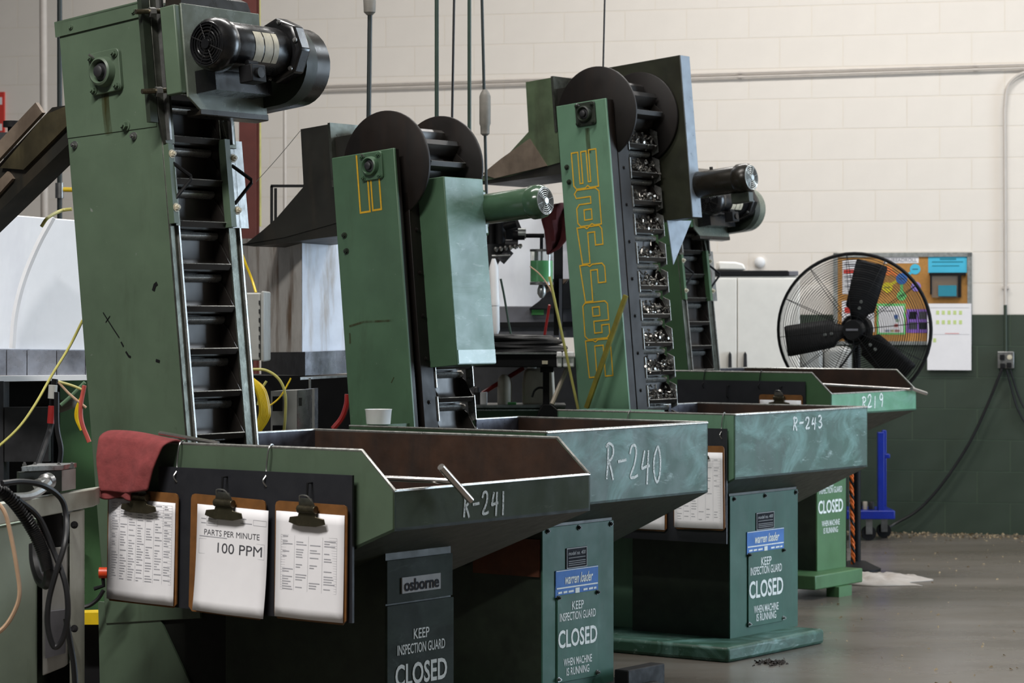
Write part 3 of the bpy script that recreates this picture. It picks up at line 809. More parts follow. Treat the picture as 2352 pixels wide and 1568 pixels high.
    if near:
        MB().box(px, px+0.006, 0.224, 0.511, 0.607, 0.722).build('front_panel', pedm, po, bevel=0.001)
        npm = MB(); npm.box(px+0.006, px+0.010, 0.284, 0.452, 0.630, 0.673); nn = npm.build('name_plate', SILV, po)
        tx = MB(); text_to(tx, 'osborne', lambda a, b: (px+0.0115, a, b), 0.368, 0.6515, 0.152, 0.033, bold=0.022); tx.build('lettering', BLKP, nn, smooth=False)
        sign_lettering(fpo, lambda a, b: (px+0.0095, a, b), 0.368, (0.518, 0.480, 0.412, 0.34, 0.31), 0.226)
    else:
        sign_lettering(fpo, lambda a, b: (px+0.0095, a, b), 0.355, (0.545, 0.512, 0.432, 0.35, 0.314), 0.25)
        bs = MB(); bs.box(-0.9, -0.10, 0.02, 0.50, 0.05, 0.12); bs.build('base_frame', G_LEG, e, bevel=0.006)
        for x, y in ((-0.15, 0.22), (-0.88, 0.22)): MB().box(x, x+0.07, y, y+0.13, 0.0, 0.05).build('foot', G_LEG, e)
    bpy.context.view_layer.update()
    return e, T

A1, T_A1 = loader_a((-0.298, 6.63), 0.0, 1.258, 'nearest green elevator loader, chalked R-241, with three clipboards on its hopper', G_A, G_AF, G_APED, 'R-241', (0.285, 0.845, 0.21, 0.062), True)
A2, T_A2 = loader_a((1.532, 12.53), 0.072, 1.005, 'farthest green elevator loader, chalked R219, beside the pedestal fan', G_A2, G_A2F, G_LEG, 'R219', (0.30, 0.925, 0.24, 0.06), False)

# ---- loader of the open drum kind (two middle ones)
def loader_b(org, x0t, dep, Ht, label, gm, num, num_w, py, signy, signw, tall, W):
    e = empty('elevator_loader', (org[0], org[1], 0), -TH, label, 'loader', 'green elevator loaders')
    zt, zf = 0.98, 0.7235
    fr = hopper(e, W, 0.86, zt, zf, 0.0, 0.49, 0.49, gm, G_BF, DKG, True, (0.36, 0.75), True)
    chalk(fr, num, lambda a, b: (0.0015, a, b), *num_w)
    T = frame(x0t, 0.975, 5.2)
    y0 = 0.34 if not tall else 0.36
    wb_ = -0.6
    tsd = MB(); tsd.prism([T(u, y0, w) for u, w in ((-dep, wb_), (0, wb_), (0, Ht), (-dep, Ht))], (0, 0.012, 0))
    tsd.box(-dep, -0.10, y0+0.012, y0+0.06, wb_, Ht-0.1, T)
    side = tsd.build('tower_side', gm, e, bevel=0.003)
    MB().box(-0.10, -0.002, y0+0.0125, y0+(0.06 if tall else 0.03), wb_+0.02, Ht-0.003, T).build('panel_edge', DISC, side)
    # recessed trough wall with bolts
    ub = -0.048
    y_b0, y_b1 = y0+0.155, y0+0.375
    tw = MB(); tw.box(-0.16, -0.002, y0+0.068, y_b0-0.004, wb_+0.3, Ht-0.16, T); two = tw.build('trough_flange', DISC, e, bevel=0.002)
    for w in [x*0.16+0.08 for x in range(int((Ht-0.2)/0.16))]:
        hexbolt('bolt', two, T(-0.002, y_b0-0.05, w), T(1, 0, 0)-T(0, 0, 0), 0.006, DISC, 0.006)
    MB().box(-0.2, -0.09, y_b1+0.004, y_b1+0.01, wb_+0.3, Ht-0.1, T).build('trough_side', CLEAT, e)
    for yy in (y_b0-0.005, y_b1+0.003):
        ed = MB()
        w = -0.25
        while w < Ht-0.2:
            ed.prism([T(u, yy, w+q) for u, q in ((-0.03, 0.0), (0.004, 0.012), (0.004, PITCH-0.022), (-0.03, PITCH-0.004))], (0, 0.003, 0)); w += PITCH
        ed.build('link_edge', EDGE, e)
    top = Ht-0.10 if tall else 0.26
    conveyor(e, T, y_b0, y_b1, -0.26, Ht-0.10, ub, CL_B)
    # drum of two discs with the belt bent round it
    du, dw, R = -0.10, Ht-0.05, 0.205
    for ya in (y0+0.068, y_b1+0.02):
        MB().lathe([(R-0.004, 0), (R, 0.003), (R, 0.011), (R-0.004, 0.014)], T(du, ya, dw), (0, 1, 0), 56).build('drum_disc', DISC, e)
    MB().cyl(T(du, y0+0.06, dw), T(du, y_b1+0.05, dw), 0.03, n=16).build('drum_shaft', DISC, e)
    MB().cyl(T(du, y0+0.08, dw), T(du, y_b1+0.02, dw), 0.085, n=20).build('drum_core', CLEAT, e)
    for k in range(5):
        an = 0.28+k*0.62
        cc = T(du, y_b0+0.003, dw)
        ex = T(math.cos(an), 0, math.sin(an))-T(0, 0, 0); ez = T(-math.sin(an), 0, math.cos(an))-T(0, 0, 0)
        o = cc+ex*0.09+ez*0.05
        M = Matrix(((ex.x, 0, ez.x, o.x), (0, 1, 0, o.y), (ex.z, 0, ez.z, o.z), (0, 0, 0, 1)))
        inst(CL_B, 'cleat', e, mat4=M)
    flange_bearing(e, T, du-0.005, y0, dw-0.005, 0.82, gm if not tall else DKG, DKGREY)
    for u, w in ((-0.262, Ht-0.295), (-0.258, Ht-0.355)) if not tall else ((-0.226, Ht-0.27), (-0.22, Ht-0.335)):
        hexbolt('bolt', side, T(u, y0, w), (0, -1, 0), 0.008, DKG)
    # discharge hood and chute
    cb = y0+0.07
    HP = ((-.20, .14), (-.06, .14), (-.05, 0), (-.05, -.235), (-.116, -.242), (-.32, -.262), (-.52, -.266), (-.43, -.225), (-.35, -.183), (-.205, -.08))
    hood = [(-dep+u, Ht+w) for u, w in HP]
    ho = MB().prism([T(u, cb, w) for u, w in hood], (0, 0.01, 0)).build('discharge_hood', HOODG if tall else CHUTE, e)
    MB().prism([T(u, cb+0.32, w) for u, w in hood], (0, 0.01, 0)).build('hood_side', CHUTE, ho)
    bk = MB()
    for k in (9, 8, 7):
        (ua, wa), (ub2, wb2) = hood[k], hood[k-1]
        bk.hexa([T(ua, cb+0.01, wa), T(ua, cb+0.32, wa), T(ub2, cb+0.32, wb2), T(ub2, cb+0.01, wb2)],
                [T(ua+0.006, cb+0.01, wa-0.006), T(ua+0.006, cb+0.32, wa-0.006), T(ub2+0.006, cb+0.32, wb2-0.006), T(ub2+0.006, cb+0.01, wb2-0.006)])
    bk.box(-dep-0.205, -dep-0.198, cb+0.01, cb+0.32, Ht-0.08, Ht+0.14, T)
    bk.build('hood_back', CHUTE, ho)
    MB().box(-dep-0.062, -dep-0.05, cb-0.004, cb+0.334, Ht-0.1, Ht+0.145, T).build('hood_front', RAIL, ho)
    MB().box(-dep-0.05, -0.25, cb+0.02, cb+0.3, Ht+0.0, Ht+0.09, T).build('hood_neck', CHUTE, ho)
    if tall:
        MB().prism([T(-dep+u, cb-0.008, Ht+w) for u, w in ((-.198, -.112), (-.116, -.242), (-.40, -.262), (-.47, -.235), (-.36, -.18))], (0, 0.008, 0)).build('chute_side', CHUTE_L, ho)
    c3 = MB(); c3.hexa([T(-dep-0.05, cb+0.005, Ht-0.235), T(-dep-0.05, cb+0.32, Ht-0.235), T(-dep-0.05, cb+0.32, Ht-0.285), T(-dep-0.05, cb+0.005, Ht-0.285)],
                       [T(-dep-0.56, cb+0.005, Ht-0.265), T(-dep-0.56, cb+0.32, Ht-0.265), T(-dep-0.48, cb+0.32, Ht-0.28), T(-dep-0.48, cb+0.005, Ht-0.28)]); c3.build('chute_tray', CHUTE, ho)
    # pedestal, base, plates and signs
    p0, p1 = py
    px = -0.15
    MB().box(-0.62, px, p0+0.003, p1-0.003, 0.06, zf+0.49*px+0.002).build('pedestal', DKG, e)
    fpo = MB().box(px, px+0.006, p0, p1, 0.06, 0.64).build('front_panel', G_PED, e, bevel=0.0015)
    for y in (p0+0.03, (p0+p1)/2, p1-0.02): hexbolt('bolt', fpo, (px+0.006, y, 0.628), (1, 0, 0), 0.007, DKG, 0.008)
    yc, sw = signy, signw
    bp = MB(); bp.box(px+0.006, px+0.010, yc-sw/2, yc+sw/2, 0.393, 0.486); bpo = bp.build('name_plate', BLUEP, e)
    P = lambda a, b: (px+0.0112, a, b)
    tx = MB(); text_to(tx, 'warren loader', P, yc+0.01, 0.453, sw*0.66, 0.036, 0.25, bold=0.02)
    tx.ribbon([(yc-sw/2+0.004, 0.424), (yc+sw/2-0.004, 0.424)], 0.005, P)
    for a in (-1, 1): tx.ribbon([(yc-sw/2+0.002, 0.44+a*0.044), (yc+sw/2-0.002, 0.44+a*0.044)], 0.0025, P)
    tx.ribbon([(yc+0.0, 0.400), (yc+0.0, 0.418)], 0.026, P)
    for a0, a1 in ((-0.45, -0.36), (-0.33, -0.24), (-0.21, -0.09), (0.14, 0.24), (0.27, 0.37), (0.39, 0.45)): tx.ribbon([(yc+sw*a0, 0.408), (yc+sw*a1, 0.409)], 0.007, P)
    tx.build('lettering', LETTER, bpo, smooth=False)
    dp = MB(); dp.box(px+0.006, px+0.009, yc-sw*0.25, yc+sw*0.24, 0.488, 0.56); dpo = dp.build('data_plate', BLKP, e)
    tx = MB(); P2 = lambda a, b: (px+0.0102, a, b)
    text_to(tx, 'model no. 400', P2, yc, 0.541, sw*0.4, 0.014, 0.25)
    tx.ribbon([(yc-sw*0.24, 0.49), (yc+sw*0.23, 0.49), (yc+sw*0.23, 0.558), (yc-sw*0.24, 0.558)], 0.003, P2, True)
    for z in (0.525, 0.513, 0.506, 0.499): tx.ribbon([(yc-sw*0.2, z), (yc+sw*0.2, z)], 0.002, P2)
    tx.build('lettering', SILV, dpo, smooth=False)
    sp = MB(); sp.box(px+0.006, px+0.012, yc-sw/2+0.008, yc+sw/2-0.004, 0.095, 0.40); spo = sp.build('inspection_cover', G_PED, e, bevel=0.0015)
    sign_lettering(spo, lambda a, b: (px+0.0132, a, b), yc, (0.358, 0.322, 0.246, 0.163, 0.129), sw*0.92)
    for y in (yc-sw/2+0.012, yc+sw/2-0.01):
        for z in (0.392, 0.108): hexbolt('thumb_screw', spo, (px+0.012, y, z), (1, 0, 0), 0.006, DKG if z > 0.2 else STEEL, 0.010)
    bs = MB(); bs.box(-0.95, 0.0, -0.05, 0.725, 0.0, 0.062); bs.build('base_plate', G_BF if tall else BLKM, e, bevel=0.014)
    if not tall:
        MB().box(-0.10, -0.04, 0.56, 0.80, 0.0, 0.115).build('skid_tube', BLKM, e, bevel=0.004)
    lowp = MB(); lowp.box(-1.0, -0.62, 0.28, 0.80, 0.062, 0.5); lowp.build('boot', gm, e)
    MB().box(-1.02, -0.98, 0.1, 0.9, 0.05, 0.48).build('boot_panel', gm, e)
    bpy.context.view_layer.update()
    return e, T, side

B1, T_B1, side_b1 = loader_b((0.1157, 8.79), -0.835, 0.30, 1.02, 'green elevator loader chalked R-240, with box cover over its belt', G_B, 'R-240', (0.352, 0.805, 0.38, 0.125, 0.010, -0.006), (0.18, 0.622), 0.386, 0.262, False, 1.03)
B2, T_B2, side_b2 = loader_b((0.885, 10.37), -0.74, 0.26, 1.335, 'green elevator loader chalked R-243, belt full of metal parts, yellow lettering on tower', G_B2, 'R-243', (0.455, 0.905, 0.26, 0.052, 0.0085), (0.20, 0.752), 0.478, 0.30, True, 1.10)

# yellow outlined lettering down the towers
def yellow_word(side, T, y, u0, w, du, hh, word, gap):
    mb = MB()
    for i, ch in enumerate(word):
        for pl in letter_outline(ch):
            mb.ribbon([(u0+p[0]*du+0.0*i, w-i*gap-hh+p[1]*hh) for p in pl], 0.0054, lambda a, b: T(a, y-0.0015, b), True)
    return mb.build('yellow_lettering', YEL, side, smooth=False)
yellow_word(side_b2, T_B2, 0.36, -0.197, 1.122, 0.128, 0.158, 'warren', 0.1625)
mb = MB()
for a0, a1, b0, b1 in ((-0.178, -0.132, 0.80, 0.925), (-0.118, -0.078, 0.802, 0.925)):
    mb.ribbon([(a0, b1+0.09 if a0 < -0.15 else b1), (a0, b0), (a1, b0), (a1, b1)], 0.007, lambda a, b: T_B1(a, 0.3385, b))
mb.build('yellow_lettering', YEL, side_b1, smooth=False)

MB().box(-0.44, -0.155, 0.174, 0.183, 0.47, 0.60).build('rusty_skirt', SKIRT, B1)
# R-240: box cover over the belt, green gear motor, far guard plate
y_c0, y_c1 = 0.468, 0.705
cv = MB(); cv.box(-0.09, 0.122, y_c0, y_c1, 0.207, 0.905, T_B1); cvo = cv.build('belt_cover', G_B, B1, bevel=0.002)
MB().box(0.122, 0.126, y_c0+0.002, y_c1-0.002, 0.209, 0.903, T_B1).build('cover_front', G_COV, cvo)
MB().box(0.126, 0.129, y_c0+0.004, y_c1-0.004, 0.212, 0.262, T_B1).build('edge_tape', TAPE, cvo)
st = MB(); st.box(-0.05, -0.03, y_c0-0.03, y_c0, 0.15, 0.88, T_B1); sto = st.build('cover_hinge_strip', DKG, B1)
for w in (0.24, 0.5, 0.76): hexbolt('bolt', sto, T_B1(-0.03, y_c0-0.015, w), (0.9, -0.4, 0), 0.008, DKG)
ux = T_B1(1, 0, 0)-T_B1(0, 0, 0)
m1 = fan_motor(B1, 'gear_motor', T_B1(0.375, 0.75, 0.795), -ux, 0.33, 0.064, G_MOT, G_MOT, T_B1(0, 0, 1)-T_B1(0, 0, 0), grille=ALU)
MB().box(-0.2, 0.05, 0.73, 0.83, 0.70, 0.88, T_B1).build('gearbox', G_MOT, B1, bevel=0.012)
gp = MB(); gp.box(-0.25, -0.03, 0.80, 0.85, 0.90, 1.085, T_B1); gp.build('drive_guard', G_B2, B1, bevel=0.003)

# R-243: tall drive guard, gusset, black gear motor
gp = MB(); gp.box(-0.29, 0.13, 0.775, 0.85, 0.82, 1.535, T_B2); gpo = gp.build('drive_guard', CHUTE_G, B2, bevel=0.002)
MB().box(0.13, 0.134, 0.776, 0.849, 0.822, 1.533, T_B2).build('guard_front', GLARE, gpo)  # thin face coloured as the door's reflection
gs = MB(); gs.prism([T_B2(0.002, y, w) for y, w in ((0.768, 0.82), (0.966, 0.825), (0.79, 0.625))], T_B2(0.004, 0, 0)-T_B2(0, 0, 0)); gs.build('gusset', GLARE, B2)
ux2 = T_B2(1, 0, 0)-T_B2(0, 0, 0)
m2 = fan_motor(B2, 'gear_motor', T_B2(0.40, 0.85, 0.965), -ux2, 0.36, 0.066, BROWN, BROWN, T_B2(0, 0, 1)-T_B2(0, 0, 0), grille=ALU)
for k in (0.12, 0.2): MB().cyl(T_B2(k, 0.85, 1.02), T_B2(k, 0.85, 1.036), 0.008, n=8).build('lifting_lug', BROWN, m2)
MB().box(0.30, 0.39, 0.83, 0.87, 0.86, 0.905, T_B2).build('terminal_box', DKG, m2, bevel=0.003)

# loose metal parts riding in the buckets of R-243
def bolts_heap():
    mb = MB(); rnd = random.Random(3)
    w = 1.335-0.10
    while w > -0.26:
        for i in range(95):
            p = T_B2(-0.048+rnd.uniform(0.0, 0.045), 0.522+rnd.random()*0.2, w-0.088+abs(rnd.gauss(0, 0.022)))
            d = Vector((rnd.gauss(0, 1), rnd.gauss(0, 0.8), rnd.gauss(0.4, 1))).normalized()
            L = rnd.uniform(0.010, 0.022)
            mb.cyl(p, p+d*L, 0.0032, n=5); mb.cyl(p+d*L, p+d*(L+0.004), 0.0062, n=6)
        w -= PITCH
    o = mb.build('loose_bolts', BOLT)
    o.location = B2.location; o.rotation_euler = B2.rotation_euler
    return tag(o, 'small shiny metal parts heaped in the belt buckets of loader R-243', 'metal parts', kind='stuff')
bolts_heap()

STAIN, nt_, bs_ = new_mat('oil_stain')
bs_.inputs['Base Color'].default_value = (*s2l((58, 54, 22)), 1); bs_.inputs['Roughness'].default_value = 0.35
tr_ = nd(nt_, 'ShaderNodeBsdfTransparent'); mx_ = nd(nt_, 'ShaderNodeMixShader')
nt_.links.new(ramp(nt_, noise(nt_, 14, 5, 0.6, (1.6, 1, 0.25)), 0.34, 0.72), mx_.inputs['Fac'])
nt_.links.new(tr_.outputs[0], mx_.inputs[1]); nt_.links.new(bs_.outputs[0], mx_.inputs[2]); nt_.links.new(mx_.outputs[0], nt_.nodes['Material Output'].inputs['Surface'])
def mark(T, y, parent, strokes, mat, name):
    for pts, w in strokes: MB().ribbon(pts, w, lambda a, b: T(a, y, b)).build(name, mat, parent, smooth=False)
side_a1 = [c for c in A1.children if c.name.startswith('tower_side')][0]
mark(T_A1, 0.2862, side_a1, [([(-0.205, 1.03), (-0.207, 0.985), (-0.203, 0.90)], 0.03), ([(-0.20, 1.02), (-0.202, 0.9)], 0.018)], STAIN, 'oil_run')
mark(T_A1, 0.2885, side_a1, [([(-0.285, 0.385), (-0.25, 0.335), (-0.228, 0.305)], 0.0035), ([(-0.278, 0.355), (-0.258, 0.372)], 0.0025), ([(-0.222, 0.292), (-0.214, 0.278)], 0.005),
                             ([(-0.206, 0.262), (-0.196, 0.248), (-0.188, 0.244)], 0.006), ([(-0.078, 0.425), (-0.07, 0.44), (-0.06, 0.445)], 0.011), ([(-0.09, 0.225), (-0.075, 0.22)], 0.008)], BLKM, 'scratch')
mark(T_B1, 0.3388, side_b1, [([(-0.27, 0.385), (-0.2, 0.395), (-0.06, 0.388)], 0.008), ([(-0.27, 0.36), (-0.272, 0.32)], 0.008), ([(-0.09, 0.16), (-0.075, 0.18)], 0.004)], STAIN, 'oil_run')
mark(T_B2, 0.3588, side_b2, [([(-0.105, 1.22), (-0.107, 1.17), (-0.106, 1.11)], 0.022)], STAIN, 'oil_run')

# ------------------------------------------------------------------ things on the near loader R-241
hang_board(A1, -0.80, -0.121, 0.586, 0.964, 1.026, (-0.735, -0.415), ((-0.55, 0.945), (-0.255, 0.94)), 'black board wired to the hopper of loader R-241, behind three clipboards')
clipboard(A1, -0.979, -0.717, 0.588, 0.897, 'clipboard with dense printed table, leftmost of three, under the red cloth', print_table(30, 7, 0.03, 0.80), 0.02)
clipboard(A1, -0.669, -0.405, 0.578, 0.893, 'clipboard whose sheet reads PARTS PER MINUTE 100 PPM', print_ppm, 0.03, 1.0)
clipboard(A1, -0.371, -0.128, 0.582, 0.889, 'clipboard with pale ruled form, rightmost of the three on loader R-241', print_table(22, 4, 0.22, 0.74, -0.42, 0.4, 0.5), 0.012)

def on_loader(o, e):
    o.location = e.location; o.rotation_euler = (0, 0, -TH)
    return o
def red_rag():
    nx, nv = 18, 26
    rnd = random.Random(5)
    V = []
    for j in range(nv+1):
        t = j/nv
        for i in range(nx+1):
            a = i/nx
            x = -0.985+0.235*a
            # path: inside of rim, over the top, down the outside
            LO = 0.155-0.03*max(0, a-0.45)/0.55
            s_ = t*(0.09+LO)
            if s_ < 0.05: y, z = 0.03, 1.040-(0.05-s_)
            elif s_ < 0.09: q = (s_-0.05)/0.04; y, z = 0.03-0.085*q, 1.043+0.013*math.sin(PI*q)
            else: y = -0.055-0.014*math.sin(min(1, (s_-0.09)*12)*PI/2); z = 1.043-(s_-0.09)
            fold = max(0, min(1, (s_-0.05)/0.1))
            x += -0.052*max(0, t-0.35)*(a-0.15)*1.6+0.02*(1-t)*(a-0.5)
            y += -fold*(0.007*math.sin(a*6.5+1.0+s_*6)+0.003*math.sin(a*15+s_*16))+rnd.uniform(-1, 1)*0.0006
            z += 0.006*math.sin(a*4+0.5)-0.010*a
            V.append((x, y, z))
    mb = MB(); mb.add(V, [(j*(nx+1)+i, j*(nx+1)+i+1, (j+1)*(nx+1)+i+1, (j+1)*(nx+1)+i) for j in range(nv) for i in range(nx)])
    o = mb.build('shop_cloth', RAG)
    m = o.modifiers.new('thick', 'SOLIDIFY'); m.thickness = 0.008; m.offset = 1
    m = o.modifiers.new('sub', 'SUBSURF'); m.levels = 1; m.render_levels = 1
    # turned-up hem underneath
    hm = MB(); V = []
    for j in range(7):
        for i in range(nx+1):
            a = i/nx
            V.append((-0.982+0.115*a, -0.052-0.006*math.sin(a*7+1), 0.905-0.0052*j-0.004*math.sin(a*8)))
    hm.add(V, [(j*(nx+1)+i, j*(nx+1)+i+1, (j+1)*(nx+1)+i+1, (j+1)*(nx+1)+i) for j in range(6) for i in range(nx)])
    h2 = hm.build('folded_hem', RAG, o); s2 = h2.modifiers.new('thick', 'SOLIDIFY'); s2.thickness = 0.006
    return tag(on_loader(o, A1), 'faded red shop cloth draped over the corner of the near hopper', 'cloth')
red_rag()
def t_rod(e, c, rod_end, bar0, bar1, label):
    r = empty('stirring_rod', e.location, -TH, label, 'rod', 'steel rods in the hoppers')
    MB().tube([c, rod_end], 0.0075, 10).build('shaft', CHROME, r)
    MB().cyl(bar0, bar1, 0.0095, n=14).build('cross_handle', CHROME, r)
    return r
t_rod(A1, (0.045, 0.18, 0.945), (-0.42, 0.02+0.03, 0.955), (0.05, 0.127, 0.985), (0.052, 0.252, 0.892), 'steel rod with cross handle resting over the front of hopper R-241')
t_rod(A2, (0.01, 0.79, 1.003), (-0.40, 0.24, 1.045), (0.03, 0.77, 1.008), (0.03, 0.93, 0.98), 'steel rod with cross handle lying across the far hopper R219')
MB_ = MB(); MB_.tube([(-0.836, 0.02, 1.052), (-0.62, 0.02, 1.03)], 0.006, 8)
tag(on_loader(MB_.build('steel_bar', CHROME), A1), 'short bright steel bar lying on the near hopper rim beside the red cloth', 'bar')

# R-243 side board and clipboards
hang_board(B2, -0.70, -0.026, 0.468, 0.925, 0.98, (-0.05, -0.5), ((-0.15, 0.86),), 'black board wired to the shaded side of loader R-243')
clipboard(B2, -0.27, -0.03, 0.52, 0.855, 'clipboard hanging beside the front panel of hopper R-243', print_table(24, 6, 0.08, 0.9, dens=0.4), -0.015)
clipboard(B2, -0.55, -0.30, 0.505, 0.83, 'clipboard low behind hopper R-240, only its lower corner showing', None, 0.0)
# R219 side board and clipboard
hang_board(A2, -0.86, -0.133, 0.70, 1.057, 1.10, (-0.707, -0.388), ((-0.56, 1.03), (-0.26, 1.03)), 'black board wired to the side of the farthest hopper R219', BLKM)
clipboard(A2, -0.381, -0.14, 0.70, 0.992, 'clipboard hanging on the farthest hopper, its top edge and clip showing', None, 0.0)

# cup and leaning stick
cu = MB(); cu.lathe([(0.037, 0), (0.043, 0.004), (0.047, 0.05), (0.049, 0.056), (0.045, 0.056), (0.043, 0.05), (0.039, 0.006)], (-0.79, 0.08, 0.984), (0, 0, 1), 28)
tag(on_loader(cu.build('plastic_cup', PLASTW), B1), 'white plastic cup standing on the rim of hopper R-240', 'cup')
MB().box(-0.86, -0.72, 0.006, 0.13, 0.972, 0.982).build('rim_ledge', G_B, B1)
MB().box(-0.86, -0.55, 0.006, 0.34, 0.97, 0.978).build('rim_ledge', G_B2, B2)
sk = MB(); a_, b_ = Vector((-0.915, 0.30, 0.98)), Vector((-0.73, 0.325, 1.46))
d_ = (b_-a_).normalized(); n_ = Vector((d_.z, 0, -d_.x))*0.010
sk.prism([a_-n_, a_+n_, b_+n_, b_-n_], (0, -0.012, 0))
tag(on_loader(sk.build('painted_stick', ROSTICK), B2), 'yellow painted stick leaning on the tower of loader R-243', 'stick')


# ------------------------------------------------------------------ against the back wall
def wbox(px0, py0, px1, py1, off0, off1):
    """box on the wall between two pixels, from off0 to off1 metres proud (wall local axes)"""
    a, b = wallp(px0, py0, off1), wallp(px1, py1, off1)
    return MB().box(a[0], b[0], -off1, -off0, b[1], a[1])
def on_wall(o):
    o.location = WO; o.rotation_euler = (0, 0, WYAW)
    return o
def wpt(px, py, off):
    s_, z_ = wallp(px, py, off)
    return Vector((s_, -off, z_))
def wempty(name, label, cat, group=None):
    return empty(name, WO, WYAW, label, cat, group)

# long conduits
for k, (ya, yb, lab) in enumerate(((196, 148, 'thin painted conduit running along the rear wall, upper of two'), (206, 157, 'thin painted conduit running along the rear wall, lower of two'))):
    mb = MB(); mb.tube([wpt(640, ya+4, 0.02), wpt(2460, yb-4, 0.02)], 0.007, 8)
    o = on_wall(mb.build('conduit', CONDUIT)); tag(o, lab, 'conduit', 'conduits on the rear wall')
    for px in (1110, 1470, 1700, 2240):
        f = (px-640)/(2460-640)
        MB().cyl(wpt(px-4, ya+4+(yb-ya-8)*f, 0.02), wpt(px+4, ya+4+(yb-ya-8)*f, 0.02), 0.0095, n=8).build('coupling', CONDUIT, o)
e = wempty('conduit', 'conduit bending down the rear wall to the socket box', 'conduit', 'conduits on the rear wall')
MB().tube(spline([wpt(2470, 160, 0.025), wpt(2380, 163, 0.025), wpt(2340, 172, 0.025), wpt(2314, 200, 0.025), wpt(2307, 250, 0.025)], 6)+[wpt(2309, 700, 0.025)], 0.010, 9).build('tube', CONDUIT, e)
MB().tube([wpt(2309, 700, 0.025), wpt(2310, 812, 0.025)], 0.011, 9).build('painted_tube', W_GREEN, e)
MB().box(*(lambda p: (p.x-0.02, p.x+0.02, -0.03, -0.001, p.z-0.008, p.z+0.008))(wpt(2309, 660, 0.02))).build('strap', CONDUIT, e)
e = wempty('socket_box', 'grey metal socket box with plugs on the green wall', 'socket')
wbox(2291, 807, 2329, 846, 0.0, 0.05).build('box', STEEL, e, bevel=0.004)
for (a, b) in ((2302, 820), (2318, 838), (2303, 840)):
    p = wpt(a, b, 0.05); MB().box(p.x-0.014, p.x+0.014, -0.075, -0.05, p.z-0.016, p.z+0.016).build('plug', BLKM, e, bevel=0.003)
p = wpt(2319, 820, 0.05); MB().cyl((p.x, -0.05, p.z), (p.x, -0.054, p.z), 0.016, n=14).build('outlet', LABEL, e)
for pts, lab in (([(2302, 846, .07), (2268, 930, .05), (2225, 1020, .05), (2165, 1110, .05), (2110, 1170, .05), (2060, 1200, .06), (2038, 1212, .10)], 'black power cord hanging diagonally from the socket box to the floor'),
                 ([(2312, 848, .06), (2325, 900, .03), (2340, 945, .03), (2368, 985, .03), (2420, 1010, .03)], 'black power cord dropping from the socket box, left of two'),
                 ([(2320, 848, .06), (2336, 900, .03), (2352, 935, .03), (2380, 965, .03), (2430, 985, .03)], 'black power cord dropping from the socket box, right of two')):
    o = on_wall(MB().tube(spline([wpt(*p) for p in pts], 7), 0.009 if 'diag' in lab else 0.006, 8).build('power_cord', CABLE)); tag(o, lab, 'cord')

# corkboard and what is pinned on it
e = wempty('corkboard', 'framed corkboard on the rear wall behind the fan', 'noticeboard')
wbox(1922, 588, 2226, 786, 0.0, 0.015).build('cork', CORK, e)
for q in ((1914, 581, 2232, 589), (1914, 783, 2232, 792), (1914, 581, 1924, 792), (2222, 581, 2232, 792)):
    wbox(*q, 0.0, 0.024).build('frame_bar', ALU, e)
def card(name, px0, py0, px1, py1, mat, label, off=0.017, prints=None, cat='paper', grp='papers on the corkboard', th=0.002):
    o = on_wall(wbox(px0, py0, px1, py1, off-th, off).build(name, mat)); tag(o, label, cat, grp)
    if prints:
        for (a, b, c, d, m) in prints:
            wbox(px0+(px1-px0)*a, py0+(py1-py0)*b, px0+(px1-px0)*c, py0+(py1-py0)*d, off, off+0.0012).build('print', m, o)
    return o
o = card('title_strip', 2030, 589, 2110, 604, PAPER, 'white title strip at the top of the corkboard')
a0_, b0_2 = wallp(2034, 593, 0.0195), wallp(2106, 601, 0.0195)
tm = MB(); text_to(tm, 'THREADROLL', lambda a, b: Vector((a, -0.0195, b)), (a0_[0]+b0_2[0])/2, (a0_[1]+b0_2[1])/2, b0_2[0]-a0_[0], a0_[1]-b0_2[1]); tm.build('lettering', INK, o, smooth=False)
card('notice_sheet', 2132, 589, 2221, 626, c_['cyan'], 'bright blue notice in the top right of the corkboard', prints=[(.3, .1, .72, .2, c_['teal']), (.1, .3, .9, .36, c_['teal']), (.1, .55, .8, .6, c_['teal'])])
card('printed_notice', 1935, 597, 1986, 675, PAPER, 'printed notice with red text, upper left of the corkboard', prints=[(.08, .1, .9, .16, INK), (.05, .28, .95, .40, c_['red']), (.08, .47, .85, .52, INK), (.1, .6, .9, .64, INK), (.1, .75, .7, .8, INK)])
card('printed_notice', 1934, 690, 2008, 762, PAPER, 'printed notice with a red picture, behind the fan hub', prints=[(.1, .06, .9, .1, INK), (.08, .22, .5, .4, c_['red']), (.1, .5, .9, .55, INK), (.1, .62, .9, .67, INK), (.1, .75, .6, .8, INK)])
card('picture_notice', 2014, 697, 2080, 768, c_['green'], 'notice with green border and coloured shapes on the corkboard', prints=[(.06, .08, .94, .94, PAPER), (.12, .22, .6, .26, INK), (.6, .36, .74, .5, c_['blue']), (.66, .5, .78, .6, c_['green']), (.6, .66, .74, .76, c_['red']), (.28, .84, .44, .92, c_['blue']), (.46, .84, .6, .92, c_['yellow']), (.62, .84, .8, .92, c_['red'])])
card('purple_notice', 2082, 710, 2134, 764, c_['purple'], 'purple notice with dark pictures on the corkboard', prints=[(.12, .1, .45, .42, BLKP), (.55, .1, .9, .42, INKD), (.1, .55, .48, .85, INKD), (.56, .55, .9, .85, BLKP)])
def disc(px, py, rpx, mat, label):
    p = wpt(px, py, 0.018); r = rpx/F_PX*16.5
    o = on_wall(MB().cyl((p.x, -0.015, p.z), (p.x, -0.018, p.z), r, n=24).build('paper_circle', mat)); tag(o, label, 'paper', 'paper circles on the corkboard')
    return o
ci = {}
